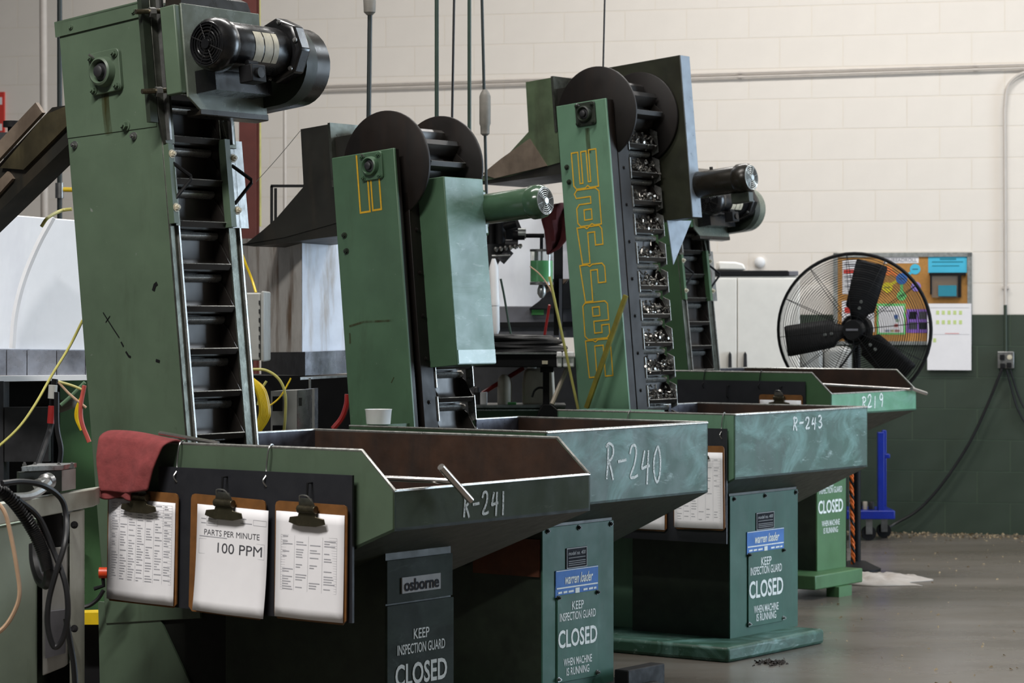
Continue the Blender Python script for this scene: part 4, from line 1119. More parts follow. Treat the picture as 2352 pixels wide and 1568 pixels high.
for nm, px, py, r in (('cyan', 2102, 618, 12), ('orange', 2039, 622, 11), ('blue', 2071, 640, 13), ('yellow', 2038, 660, 12), ('green', 2071, 679, 11), ('violet', 2104, 658, 11)):
    ci[nm] = disc(px, py, r, c_[nm], nm.replace('cyan', 'light blue')+' paper circle pinned on the corkboard')
    p = wpt(px, py, 0.0185); MB().ribbon([(p.x-0.018, p.z), (p.x+0.018, p.z)], 0.005, lambda a, b: Vector((a, -0.0188, b))).build('print', INKD, ci[nm], smooth=False)
for nm, a, b in (('cyan', (2096, 624), (2080, 633)), ('yellow', (2046, 653), (2060, 645)), ('green', (2071, 669), (2071, 652)), ('orange', (2048, 626), (2062, 634))):
    pa, pb = wpt(*a, 0.0165), wpt(*b, 0.0165)
    MB().ribbon([(pa.x, pa.z), (pb.x, pb.z)], 0.018, lambda u, v: Vector((u, -0.0168, v))).build('connector', c_[nm], ci[nm], smooth=False)
e = wempty('wall_pocket', 'clear plastic wall pocket with dark rails holding a blue card', 'holder')
wbox(2140, 631, 2206, 683, 0.014, 0.05).build('pouch', GLASS, e)
wbox(2134, 626, 2218, 632, 0.015, 0.055).build('rail', BLKM, e)
wbox(2136, 631, 2140, 676, 0.015, 0.055).build('rail', BLKM, e); wbox(2200, 632, 2207, 682, 0.015, 0.055).build('rail', BLKM, e)
wbox(2155, 655, 2197, 680, 0.051, 0.056).build('blue_card', c_['teal'], e)
o = card('wall_chart', 2130, 697, 2231, 850, PAPER, 'tall white chart sheet hanging below the right half of the corkboard', off=0.034, th=0.003,
         prints=[(.2+.13*i, .105+.2*j*.72, .27+.13*i, .165+.2*j*.72, c_['lime']) for i in range(5) for j in range(2)]+[(.05, .06, .95, .063, INK), (.05, .46, .95, .463, INK), (.4, .445, .72, .452, c_['red']), (.13, .52, .2, .58, c_['lime'])], cat='chart', grp=None)

# cream two-door cabinet, with things on top
def abox(px0, py0, px1, py1, Y, dep):
    a, b = at(px0, py0, Y), at(px1, py1, Y)
    return MB().box(a.x, b.x, Y, Y+dep, b.z, a.z)
a_, b_ = at(1560, 634, 15.3), at(1838, 634, 15.3)
e = empty('storage_cabinet', (0, 0, 0), 0, 'cream two-door storage cabinet by the rear wall, left of the fan', 'cabinet')
MB().box(a_.x, b_.x, 15.32, 15.75, 0, a_.z).build('body', CREAMP, e, bevel=0.004)
sx_ = at(1693, 700, 15.3).x
for x0_, x1_ in ((a_.x+0.008, sx_-0.003), (sx_+0.003, b_.x-0.008)):
    d_ = MB().box(x0_, x1_, 15.295, 15.32, 0.08, a_.z-0.012).build('door', CREAMP, e, bevel=0.003)
    hx = at(1676 if x1_ < sx_ else 1711, 800, 15.3).x
    hm = MB(); hm.prism([(hx-0.014, 15.27, 0.9), (hx+0.014, 15.27, 0.9), (hx+0.008, 15.27, 1.15), (hx, 15.27, 1.165), (hx-0.008, 15.27, 1.15)], (0, 0.024, 0)); hm.build('handle', DKGREY, d_)
o = abox(1640, 621, 1811, 633, 15.3, 0.3).build('black_case', BLKM, bevel=0.004); tag(o, 'long flat black case lying on top of the cream cabinet', 'case')
o = abox(1812, 622, 1834, 633, 15.3, 0.25).build('grey_tray', GREYP, bevel=0.004); tag(o, 'small grey tray at the right end of the cabinet top', 'tray')
mb = MB(); P_ = [at(1650, 600, 15.4), at(1690, 601, 15.4), at(1708, 606, 15.4), at(1714, 620, 15.4), at(1650, 620, 15.4)]
mb.prism(P_, (0, 0.2, 0)); o = mb.build('cream_bag', CREAMP, bevel=0.01); tag(o, 'folded cream bag lying on the black case', 'bag')
p = wpt(1744, 602, 0.03); mb = MB(); mb.lathe([(0.034, 0), (0.034, 0.02), (0.024, 0.03), (0.006, 0.034)], (p.x, 0, p.z), (0, -1, 0), 24)
o = on_wall(mb.build('wall_detector', PLASTW)); tag(o, 'small white round detector on the wall above the cabinet', 'detector')
for i, (p0, p1) in enumerate(((1842, 1892), (1894, 1958))):
    o = abox(p0, 796, p1, 880, 15.5, 0.35).build('grey_sack', GREY, bevel=0.03)
    tag(o, ('left' if i == 0 else 'right')+' pale grey sack behind the lower half of the fan', 'sack', 'grey sacks')

e = empty('steel_shelf', (0, 0, 0), 0, 'low steel shelf carrying two grey sacks behind the fan', 'shelf')
a_, b_ = at(1840, 880, 15.5), at(1962, 880, 15.5)
MB().box(a_.x-0.02, b_.x+0.02, 15.46, 15.9, a_.z-0.03, a_.z).build('top', GREYP, e)
for x_ in (a_.x, b_.x-0.03):
    for y_ in (15.48, 15.85): MB().box(x_, x_+0.03, y_, y_+0.03, 0, a_.z-0.03).build('leg', GREYP, e)

# ------------------------------------------------------------------ drum fan
def pedestal_fan():
    C = at(1962, 757, 14.0); R = 0.405
    e = empty('pedestal_fan', (C.x, C.y, 0), math.radians(-14), 'large black pedestal fan with three blades in a wire cage', 'fan')
    hz = C.z
    ax = Vector((0, -1, 0)); c0 = Vector((0, 0, hz))
    def cage(sign, name):
        mb = MB()
        prof = lambda r: 0.085*(1-(r/R)**4)+0.012
        for k in range(28):
            r = 0.075+(R-0.08)*k/27
            mb.ring(c0+ax*sign*prof(r), ax, r, 0.0014, 56, 5)
        for k in range(12):
            an = k*PI/6+0.1
            pts = []
            for j in range(9):
                r = 0.05+(R-0.05)*j/8
                pts.append(c0+Vector((math.cos(an)*r, 0, math.sin(an)*r))+ax*sign*prof(r))
            mb.tube(pts, 0.0018, 5)
        return mb.build(name, BLKM, e)
    cage(1, 'front_grille'); cage(-1, 'rear_grille')
    MB().ring(c0, ax, R+0.004, 0.0085, 64, 8).build('cage_rim', BLKM, e)
    MB().lathe([(0.055, -0.03), (0.06, 0.0), (0.05, 0.05), (0.035, 0.06)], c0, ax, 24).build('hub', BLKM, e)
    MB().lathe([(0.08, 0.05), (0.085, 0.09), (0.08, 0.22), (0.05, 0.26)], c0, -ax, 24).build('motor', BLKM, e)
    bd = MB().cyl(c0+ax*0.10, c0+ax*0.106, 0.05, n=24); bd.build('badge', BLKM, e)
    MB().box(-0.032, 0.032, -0.109, -0.106, hz-0.005, hz+0.006).build('badge_print', GREYP, e)
    for an in (75, 190, -42):
        a = math.radians(an)
        d = Vector((math.cos(a), 0, math.sin(a))); t_ = Vector((-math.sin(a), 0, math.cos(a)))
        mb = MB(); n = 5
        secs = []
        for r, w, tw in ((0.045, 0.06, 0.5), (0.10, 0.11, 0.42), (0.115, 0.160, 0.36), (0.24, 0.168, 0.30), (0.358, 0.172, 0.26), (0.372, 0.160, 0.25)):
            secs.append([c0+d*r+(t_*math.cos(tw)+ax*math.sin(tw))*w*(q-0.5)+ax*0.012*math.sin(PI*q) for q in [i/n for i in range(n+1)]])
        vv = [p for s_ in secs for p in s_]
        mb.add(vv, [(i*(n+1)+j, i*(n+1)+j+1, (i+1)*(n+1)+j+1, (i+1)*(n+1)+j) for i in range(len(secs)-1) for j in range(n)])
        o = mb.build('blade', BLKM, e); m = o.modifiers.new('thick', 'SOLIDIFY'); m.thickness = 0.004
        for q in (0.12, 0.155): hexbolt('rivet', o, c0+d*q+ax*0.03, ax, 0.006, ALU, 0.004)
    MB().tube([c0+Vector((0, 0.12, -0.07)), (0.0, 0.12, hz-0.35), (0, 0.12, 0.05)], 0.022, 12).build('pole', BLKM, e)
    MB().tube(spline([c0+Vector((0.02, 0.1, -0.06)), c0+Vector((-0.05, 0.06, -0.16)), c0+Vector((-0.10, 0.05, -0.26)), c0+Vector((-0.04, 0.1, -0.42)), Vector((0, 0.12, 0.3))], 6), 0.006, 7).build('lead', CABLE, e)
    MB().lathe([(0.13, 0), (0.13, 0.012), (0.11, 0.02), (0.05, 0.05)], (0, 0.12, 0.0), (0, 0, 1), 32).build('base', BLKM, e)
    return e
pedestal_fan()

# ------------------------------------------------------------------ blue cart, rope, floor litter
Yc = 16.1
e = empty('platform_cart', (0, 0, 0), 0, 'bright blue platform cart with upright posts by the rear wall', 'cart')
a_ = at(1935, 1168, Yc); b_ = at(2048, 1188, Yc)
MB().box(a_.x-0.35, b_.x, Yc-0.15, Yc+0.2, b_.z, a_.z).build('deck', BLUE, e, bevel=0.006)
for px0, px1, yy in ((2009, 2024, Yc-0.14), (2034, 2044, Yc+0.14)):
    A_, B_ = at(px0, 990, Yc), at(px1, 1170, Yc)
    MB().box(A_.x, B_.x, yy, yy+0.04, B_.z-0.02, A_.z).build('post', BLUE, e, bevel=0.004)
A_, B_ = at(2022, 1040, Yc), at(2038, 1050, Yc)
MB().box(A_.x, B_.x, Yc-0.12, Yc+0.14, B_.z, A_.z).build('cross_rail', BLUE, e, bevel=0.004)
for px, yy in ((1990, Yc-0.1), (2034, Yc+0.08), (1900, Yc-0.1), (1900, Yc+0.08)):
    x = at(px, 1200, Yc).x
    ca = MB(); ca.cyl((x, yy-0.018, 0.045), (x, yy+0.018, 0.045), 0.045, n=20); co = ca.build('caster_wheel', BLKM, e)
    MB().box(x-0.02, x+0.02, yy-0.026, yy-0.019, 0.04, b_.z).build('caster_fork', STEEL, co)
for i, (p0, p1, m, lab) in enumerate(((1953, 1964, PLASTW, 'white canister'), (1968, 1978, BLKM, 'black canister'), (1979, 1990, JUG, 'beige canister'), (1992, 2006, DKGREY, 'dark grey canister'))):
    A_, B_ = at(p0, 1150, Yc), at(p1, 1168, Yc)
    mb = MB(); mb.lathe([((B_.x-A_.x)/2, 0), ((B_.x-A_.x)/2, (A_.z-B_.z)*0.9), ((B_.x-A_.x)/2*0.8, A_.z-B_.z)], ((A_.x+B_.x)/2, Yc-0.05, B_.z), (0, 0, 1), 18)
    tag(mb.build('canister', m), 'small '+lab+' standing on the blue cart', 'canister', 'canisters on the blue cart')
mb = MB(); mk = MB()
p0 = Vector((-0.19, 0.545, 0.62)); p1 = Vector((-0.19, 0.565, 0.13))
for k in range(3):
    pts = []
    for i in range(70):
        f = i/69; c = p0.lerp(p1, f); an = f*46+k*2*PI/3
        pts.append(c+Vector((math.cos(an)*0.006, math.sin(an)*0.006, 0)))
    (mk if k == 2 else mb).tube(pts, 0.0062, 5)
o = on_loader(mb.build('twisted_rope', ORANGE), A2); tag(o, 'orange and black twisted rope hanging beside the pedestal of loader R219', 'rope')
mk.build('black_strand', BLKM, o)
MB().box(-0.30, -0.22, 0.515, 0.555, 0.12, 0.62).build('black_upright', BLKM, A2)

def absorbent():
    c = Vector(((2010-CX)/F_PX*13.6, 13.6, 0))
    rnd = random.Random(11); nx, ny = 40, 22
    V = []
    for j in range(ny+1):
        for i in range(nx+1):
            a, b = i/nx*2-1, j/ny*2-1
            edge = max(0, 1-max(abs(a)**3, abs(b)**3))
            z = 0.004+edge*(0.010+0.018*abs(math.sin(a*7+b*3))*abs(math.cos(b*6-a*2))+0.012*rnd.random())
            V.append((a*(0.34+0.05*math.sin(b*4)), b*(0.26+0.04*math.sin(a*5)), z))
    mb = MB(); mb.add(V, [(j*(nx+1)+i, j*(nx+1)+i+1, (j+1)*(nx+1)+i+1, (j+1)*(nx+1)+i) for j in range(ny) for i in range(nx)])
    o = mb.build('absorbent_sheet', FLUFF); o.location = (c.x-0.10, c.y, 0); o.rotation_euler = (0, 0, -0.3)
    m = o.modifiers.new('thick', 'SOLIDIFY'); m.thickness = 0.004
    tag(o, 'crumpled white absorbent sheet on the floor behind loader R219', 'sheet')
absorbent()
def litter(name, n, fn, mat, label, size):
    mb = MB(); rnd = random.Random(n)
    for i in range(n):
        p = Vector(fn(rnd)); r = size*rnd.uniform(0.4, 1.3); an = rnd.random()*PI
        d = Vector((math.cos(an), math.sin(an), rnd.uniform(-0.2, 0.5)))*r; q = Vector((-math.sin(an), math.cos(an), 0))*r*0.4
        mb.add([p-d-q, p+d-q, p+d*0.6+q+Vector((0, 0, r*0.9)), p-d*0.7+q+Vector((0, 0, r*0.4))], [(0, 1, 2, 3), (0, 2, 1), (0, 3, 2)])
    o = mb.build(name, mat, smooth=False)
    tag(o, label, 'litter', kind='stuff')
litter('wall_foot_swarf', 800, lambda r: wl(r.uniform(-1.2, 1.4), 0.003, 0.02+abs(r.gauss(0, 0.22))), CHIPS, 'pale swarf and dust gathered along the foot of the wall', 0.009)
litter('floor_swarf', 240, lambda r: (r.uniform(1.2, 3.2), r.uniform(8.6, 16), 0.002), CHIPS, 'scattered pale metal chips on the open floor', 0.007)
litter('dark_swarf', 130, lambda r: ((1770+r.gauss(0, 17)-CX)/F_PX*10.35, 10.33+r.gauss(0, 0.04), 0.002), DCHIPS, 'small dark heap of chips at the foot of loader R-243', 0.008)

# ------------------------------------------------------------------ hanging cords and pipes
def drop(name, px, py_end, Y, r, mat, label, cat, px_top=None, zt=6.2):
    b = at(px, py_end, Y); t_ = at(px_top if px_top is not None else px, 0, Y)
    f = (zt-t_.z)/(t_.z-b.z) if t_.z > b.z else 0
    top = Vector((t_.x+(t_.x-b.x)*f, Y, zt))
    o = MB().tube([b, top], r, 9).build(name, mat); tag(o, label, cat, 'cords and pipes dropping from the ceiling')
    return o
o = drop('cord_drop', 845, 420, 10.7, 0.010, PIPEK, 'thick dark cord drop with connector, above the near drum', 'cord', 850)
c_p = at(850, 0, 9.9)
MB().lathe([(0.012, -0.03), (0.024, -0.018), (0.026, 0.03), (0.02, 0.05)], at(849, 18, 10.7), (0, 0, 1), 16).build('connector', SWITCH, o)
drop('pipe_drop', 1003, 420, 10.3, 0.0085, PIPEG, 'dark green pipe drop behind the near drum', 'pipe')
drop('cord_drop', 1036, 420, 10.3, 0.005, CABLE, 'thin black cord leaning beside the green pipe drop', 'cord', 1043)
drop('pipe_drop', 1078, 640, 10.6, 0.008, PIPEG, 'dark pipe drop just right of the R-240 drum', 'pipe')
o = drop('switch_cord', 1119, 520, 11.0, 0.0065, PIPEK, 'black cord with inline grey pendant switch', 'cord', 1107)
MB().lathe([(0.010, -0.10), (0.019, -0.092), (0.020, -0.06), (0.024, -0.05), (0.024, 0.065), (0.019, 0.08), (0.010, 0.094)], at(1114, 257, 11.0), (0, 0, 1), 18).build('pendant_switch', SWITCH, o)
drop('cord_drop', 1382, 300, 11.6, 0.004, CABLE, 'thin black cord behind the top of the R-243 drum', 'cord', 1389)
o = drop('pipe_drop', 137, 700, 12.0, 0.012, PIPEK, 'black iron pipe drop with yellow valve, far left', 'pipe')
MB().cyl(at(137, 420, 12.0), at(137, 455, 12.0), 0.02, n=12).build('fitting', STEEL, o)
MB().cyl(at(140, 435, 12.0), at(185, 436, 12.0), 0.011, n=10).build('valve_lever', YCAB, o)

# steel column and yellow conduit
a_, b_ = at(549, 0, 15.4), at(588, 0, 15.4)
e = empty('steel_column', (0, 0, 0), 0, 'oxide red steel column in front of the rear wall', 'column')
MB().box(a_.x, b_.x, 15.4, 15.41, 0, 6.2).build('flange', REDC, e); MB().box((a_.x+b_.x)/2-0.006, (a_.x+b_.x)/2+0.006, 15.41, 15.6, 0, 6.2).build('web', REDC, e); MB().box(a_.x, b_.x, 15.6, 15.61, 0, 6.2).build('flange', REDC, e)
drop('conduit_drop', 596, 520, 15.7, 0.012, YHOSE, 'pale yellow conduit beside the red column', 'conduit', 594)
drop('conduit_drop', 654, 545, 16.6, 0.011, CONDUIT, 'cream conduit on the wall right of the red column', 'conduit', 654, 2.75)
drop('conduit_drop', 103, 700, 17.0, 0.025, CONDUIT, 'cream downpipe on the rear wall at far left', 'conduit', 99)
e = wempty('safety_sign', 'red framed sign on the rear wall at the left edge', 'sign')
wbox(-40, 212, 9, 312, 0, 0.02).build('red_frame', c_['red'], e); wbox(-34, 224, 4, 240, 0.02, 0.024).build('white_field', PAPER, e); wbox(-34, 285, 4, 300, 0.02, 0.024).build('white_field', PAPER, e)

# ------------------------------------------------------------------ machine tools behind the loaders
def slab(pxl, pxr, yt_l, yt_r, yb_l, yb_r, Yl, Yr, back, mat, name, parent, bevel=0.0):
    """upright panel whose face runs from distance Yl (left) to Yr (right), with thickness back"""
    P_ = [at(pxl, yb_l, Yl), at(pxr, yb_r, Yr), at(pxr, yt_r, Yr), at(pxl, yt_l, Yl)]
    if yb_l in (1200, 1330, 1545, 1700): P_[0].z = P_[1].z = 0.0      # stands on the floor
    return MB().prism(P_, back).build(name, mat, parent, bevel=bevel)
e = empty('machine_enclosure', at(60, 1300, 8.8), 0, 'white machine enclosure with curved door line at far left', 'machine')
e.location = (0, 0, 0)
slab(-260, 260, 470, 512, 800, 806, 8.4, 9.0, (-0.5, 0.6, 0), WHITE, 'hood', e, 0.004)
pts = [at(62+p[0], p[1], 8.55) for p in ((52, 497), (18, 560), (-15, 640), (-35, 720), (-42, 800))]
MB().tube([p+Vector((0, 0.06, 0)) for p in spline(pts, 5)], 0.012, 6).build('door_bead', WHITE, e)
for i, (p0, p1) in enumerate(((-200, 15), (16, 62), (63, 130), (131, 196), (197, 255))):
    f0, f1 = (p0+260)/520, (p1+260)/520
    slab(p0, p1-1, 801+5*f0, 801+5*f1, 860+3*f0, 860+3*f1, 8.36+0.6*f0, 8.36+0.6*f1, (0, 0.05, 0), BRUSH, 'skirt_panel', e)
slab(-260, 250, 866, 861, 880, 872, 8.3, 8.9, (0, 0.08, 0), PLASTW, 'lower_rail', e)
slab(-260, 118, 880, 876, 1330, 1330, 8.7, 8.9, (0, 0.4, 0), BLKM, 'dark_bay', e)
slab(10, 112, 935, 935, 1060, 1060, 8.6, 8.66, (0, 0.04, 0), DKGREY, 'bay_cover', e)
slab(-60, 8, 875, 875, 1330, 1330, 8.55, 8.6, (0, 0.1, 0), DKGREY, 'upright', e)
slab(138, 262, 870, 870, 1330, 1330, 8.95, 9.05, (0, 0.4, 0), G_LEG, 'green_body', e)
for i in range(11): slab(183, 190, 1246+i*11.5, 1246+i*11.5, 1252+i*11.5, 1252+i*11.5, 8.9, 8.9, (0, 0.05, 0), G_LEG, 'louvre', e)
tag(e, 'white machine enclosure on a green body at far left, behind the near tower', 'machine')
mb = MB(); mb.cyl(at(28, 292, 9.4), at(28, 278, 9.4), 0.032, n=20); mb.cyl(at(28, 305, 9.4), at(28, 290, 9.4), 0.016, n=12)
kn = mb.build('air_regulator', BLKM); tag(kn, 'black knobbed air regulator above the white enclosure at far left', 'regulator')
MB().box(*(lambda p: (p.x-0.03, p.x+0.02, p.y-0.03, p.y+0.03, p.z-0.06, p.z+0.02))(at(22, 318, 9.4))).build('body', DKGREY, kn); MB().cyl(at(16, 335, 9.4), at(16, 505, 9.4), 0.012, n=10).build('stem', STEEL, kn)
# second machine: stained enclosure whose corner faces us
e = empty('machine_enclosure', (0, 0, 0), 0, 'stained machine enclosure with shaded and lit face colours between the first two towers', 'machine')
cyY = 10.1
slab(520, 693, 548, 548, 812, 808, 10.9, cyY, (0.0, 0.05, 0), WHITE2, 'left_panel', e)
slab(694, 830, 548, 552, 808, 805, cyY, 10.5, (0.0, 0.05, 0), WHITE3, 'right_panel', e)
slab(520, 830, 548, 548, 552, 552, 10.9, 10.9, (0, 0.5, 0), WHITE3, 'top_panel', e)
slab(600, 700, 809, 808, 860, 862, 10.5, cyY-0.05, (0, 0.05, 0), DKGREY, 'left_skirt', e)
slab(701, 830, 808, 803, 862, 855, cyY-0.05, 10.45, (0, 0.05, 0), BRUSH, 'right_skirt', e)
slab(690, 830, 866, 860, 872, 864, cyY-0.03, 10.45, (0, 0.05, 0), STEEL, 'lower_rail', e)
slab(540, 880, 862, 862, 1330, 1330, 10.9, 10.9, (0, 0.3, 0), BLKM, 'dark_base', e)
slab(709, 712, 868, 868, 990, 990, 10.0, 10.0, (0, 0.05, 0), STEEL, 'edge_strip', e)
# frame on its top
fr_ = empty('tube_frame', (0, 0, 0), 0, 'thin black square tube frame above the stained enclosure', 'frame')
for a, b in (((624, 427), (624, 548)), ((633, 432), (633, 548)), ((622, 427), (700, 427))): MB().tube([at(*a, 10.8), at(*b, 10.8)], 0.008, 4).build('tube', BLKM, fr_)
# electrical box seen edge-on
e = empty('electrical_box', (0, 0, 0), 0, 'grey electrical box with hinged lid beside the near conveyor', 'electrical box')
abox(520, 672, 598, 828, 9.3, 0.2).build('box', GREY, e, bevel=0.006)
p_ = at(560, 828, 9.4); MB().box(p_.x-0.03, p_.x+0.03, 9.38, 9.44, 0, p_.z).build('stand', DKGREY, e)
abox(599, 668, 607, 831, 9.25, 0.25).build('lid_edge', GREY, e, bevel=0.006)
for i in range(7): abox(594, 690+i*20, 597, 699+i*20, 9.295, 0.01).build('hinge_knuckle', DKGREY, e)
e = empty('control_cabinet', (0, 0, 0), 0, 'small grey control cabinet with latch, low beside the yellow cable', 'control cabinet')
slab(622, 682, 898, 896, 1200, 1200, 9.75, 9.65, (0.05, 0.2, 0), GREY, 'side', e)
slab(683, 709, 896, 894, 1200, 1200, 9.65, 9.75, (0.02, 0.2, 0), BRUSH, 'door', e)
slab(686, 693, 913, 913, 932, 932, 9.62, 9.63, (0, 0.02, 0), DKGREY, 'latch', e)
for y in (910, 977): slab(626, 648, y, y, y+34, y+34, 9.68, 9.66, (0, 0.03, 0), BLKM, 'vent', e)
# cables
def cable(name, pts, r, mat, label, k=8, cat='cable'):
    o = MB().tube(spline([at(*p) for p in pts], k), r, 8).build(name, mat); tag(o, label, cat, None)
    return o
e = empty('cable_coil', (0, 0, 0), 0, 'bundle of bright yellow cable hanging right of the near conveyor', 'cable')
rnd = random.Random(2)
for i in range(7):
    o_ = i*4
    MB().tube(spline([at(568+o_*0.5, 862+o_*0.3, 9.0+i*0.015), at(588+o_*0.8, 895, 9.0+i*0.015), at(598+o_*0.85, 935+i, 9.0+i*0.015), at(594+o_*0.8, 965, 9.0+i*0.015), at(578+o_*0.5, 1000, 9.0+i*0.015), at(560, 1050, 9.1)], 6), 0.0058, 7).build('loop', YCAB, e)
cable('air_line', [(548, 560, 9.4), (562, 600, 9.4), (578, 640, 9.4), (588, 672, 9.35)], 0.0045, YCAB, 'yellow line running down to the grey electrical box')
cable('air_line', [(575, 848, 9.2), (610, 850, 9.2), (640, 870, 9.2), (655, 905, 9.2), (655, 960, 9.2), (650, 1010, 9.2)], 0.005, YHOSE, 'dull yellow hose arching in front of the control cabinet', cat='hose')
cable('air_line', [(600, 945, 9.3), (640, 915, 9.3), (662, 880, 9.3), (668, 868, 9.3)], 0.003, YCAB, 'thin yellow wire crossing the control cabinet', cat='wire')
cable('air_line', [(592, 930, 9.3), (600, 895, 9.3), (612, 875, 9.3)], 0.0045, YHOSE, 'short pale hose stub beside the yellow bundle', cat='hose')
cable('red_hose', [(798, 905, 9.8), (796, 930, 9.8), (785, 960, 9.8), (765, 985, 9.8)], 0.011, RHOSE, 'dark red hose beside the R-240 tower', cat='hose')
cable('red_hose', [(194, 885, 8.0), (186, 930, 8.0), (188, 970, 8.0), (205, 1015, 8.0)], 0.007, PHOSE, 'pinkish red hose behind the near tower edge', cat='hose')
cable('air_line', [(190, 735, 7.8), (160, 795, 7.8), (120, 860, 7.7), (80, 930, 7.6), (40, 985, 7.5), (-20, 1040, 7.4)], 0.0042, YHOSE, 'long taut yellow-green line crossing the white enclosure', cat='line')
cable('air_line', [(165, 480, 8.2), (140, 484, 8.2), (110, 500, 8.1), (95, 520, 8.1)], 0.0055, YHOSE, 'pale yellow hose curling over the enclosure top', cat='hose')
cable('air_line', [(134, 876, 8.0), (165, 885, 8.0), (190, 895, 8.0)], 0.004, YHOSE, 'upper of two yellow wires under the white rail', cat='wire')
cable('air_line', [(134, 877, 8.0), (160, 905, 8.0), (198, 936, 8.0)], 0.004, TAN, 'lower tan wire under the white rail', cat='wire')
cable('green_line', [(195, 878, 8.1), (165, 908, 8.1), (140, 930, 8.1)], 0.006, GHOSE, 'pale green line slanting under the enclosure', cat='line')
e = empty('cable_coil', (0, 0, 0), 0, 'small coil of yellow wire tucked behind the near tower', 'cable')
for i in range(3): MB().tube(spline([at(188, 908, 8.3), at(176+i*2, 935, 8.3), at(174+i*2, 960, 8.3), at(186, 988, 8.3)], 5), 0.004, 6).build('loop', YCAB, e)
o = cable('hose_assembly', [(126, 870, 8.2), (122, 900, 8.2), (120, 930, 8.2), (116, 980, 8.2), (100, 1030, 8.1), (85, 1072, 8.0)], 0.010, BLKM, 'black hose with grey fitting and red sleeve dropping to the bench box', cat='hose')
MB().tube([at(122, 884, 8.17), at(120, 915, 8.17)], 0.014, 10).build('fitting', GREY, o); MB().tube([at(120, 932, 8.17), at(117, 972, 8.17)], 0.0125, 10).build('sleeve', RHOSE, o)
cable('black_hose', [(130, 900, 8.0), (131, 980, 8.0), (140, 1030, 8.0), (136, 1072, 8.0)], 0.008, CABLE, 'thin black hose with pale stripe beside the red sleeve', cat='hose')
slab_ = slab(131, 172, 919, 916, 950, 935, 8.88, 8.88, (0, 0.06, 0), SWITCH, 'dusty_muffler', None, 0.01); tag(slab_, 'dusty grey muffler on the green machine at left', 'muffler')

# ------------------------------------------------------------------ pale green bench at the left edge
e = empty('bench', (0, 0, 0), 0, 'pale green bench with aluminium beam at the left edge', 'bench')
slab(-220, 216, 1190, 1122, 1248, 1163, 6.3, 7.05, (0.0, 0.10, 0), BEAM, 'top_beam', e, 0.003)
slab(-220, 74, 1250, 1196, 1700, 1700, 6.36, 6.8, (0, 0.5, 0), BENCH, 'cabinet', e, 0.004)
slab(74, 92, 1196, 1192, 1700, 1700, 6.82, 6.9, (0, 0.3, 0), DKG, 'cabinet_edge', e)
slab(90, 165, 1192, 1180, 1700, 1700, 7.05, 7.08, (0, 0.2, 0), BLKM, 'recess', e)
slab(160, 186, 1176, 1172, 1700, 1700, 6.95, 7.0, (0.0, 0.06, 0), BEAM, 'post', e, 0.002)
for y in (1205, 1443): hexbolt('bolt', e, at(171, y, 6.95), (0, -1, 0), 0.007, DKGREY)
d_ = slab(97, 150, 1262, 1256, 1552, 1530, 6.86, 6.92, (0, 0.12, 0), GREY, 'cable_duct', e, 0.003)
slab(104, 148, 1405, 1400, 1402+110, 1400+100, 6.85, 6.90, (0, 0.02, 0), GREYP, 'duct_cover', e)
b_ = empty('junction_box', (0, 0, 0), 0, 'metal junction box with bright lid on the bench beam', 'box')
slab(44, 142, 1084, 1080, 1135, 1128, 6.75, 6.88, (-0.01, 0.02, 0), DKG, 'front', b_)
slab(142, 174, 1080, 1076, 1128, 1122, 6.88, 7.0, (-0.05, 0.08, 0), GREY, 'side', b_)
P_ = [at(50, 1082, 6.74), at(142, 1079, 6.87), at(176, 1073, 7.02), at(90, 1074, 7.02)]
MB().prism(P_, (0, 0, 0.012)).build('lid', EDGE, b_)
for px in (56, 80, 135, 165): hexbolt('lid_screw', b_, at(px, 1075, 6.9), (0, 0, 1), 0.006, STEEL)
o = MB(); o.lathe([(0.022, 0), (0.022, 0.02), (0.015, 0.025), (0.015, 0.06)], at(112, 1104, 6.8), (-0.3, -0.9, -0.1), 14); tag(o.build('cable_gland', STEEL, None), 'round metal cable gland on the junction box face', 'gland')
cable('flex_conduit', [(112, 1108, 6.7), (90, 1128, 6.66), (60, 1140, 6.6), (10, 1140, 6.5), (-40, 1130, 6.4)], 0.011, STEEL, 'ribbed metal conduit curving from the junction box', cat='conduit')
o = cable('braided_cable', [(-30, 1105, 6.4), (30, 1150, 6.45), (75, 1215, 6.5), (100, 1270, 6.5), (112, 1310, 6.5), (108, 1340, 6.52), (92, 1330, 6.55), (80, 1290, 6.58), (78, 1250, 6.6)], 0.014, CABLE, 'thick black braided cable hanging off the bench', 12)
hm = MB(); pts_ = spline([at(*p) for p in [(-30, 1105, 6.4), (30, 1150, 6.45), (75, 1215, 6.5), (100, 1270, 6.5), (112, 1310, 6.5)]], 12)
for p_, q_ in zip(pts_[:-1], pts_[1:]): hm.ring(p_, q_-p_, 0.0145, 0.003, 10, 4)
hm.build('braid_rib', CABLE, o)
cable('black_cable', [(5, 1110, 6.4), (50, 1106, 6.45), (100, 1115, 6.5), (140, 1145, 6.55), (152, 1190, 6.55), (148, 1250, 6.5), (130, 1310, 6.48), (112, 1380, 6.47), (110, 1440, 6.47), (125, 1485, 6.47), (145, 1465, 6.47), (156, 1410, 6.47), (150, 1340, 6.48), (125, 1270, 6.5), (90, 1190, 6.5), (40, 1145, 6.45)], 0.0075, CABLE, 'black cable forming a long teardrop loop off the bench')
cable('black_cable', [(152, 1420, 6.55), (160, 1470, 6.55), (170, 1530, 6.55), (174, 1600, 6.55)], 0.008, CABLE, 'black cable running down the bench post')
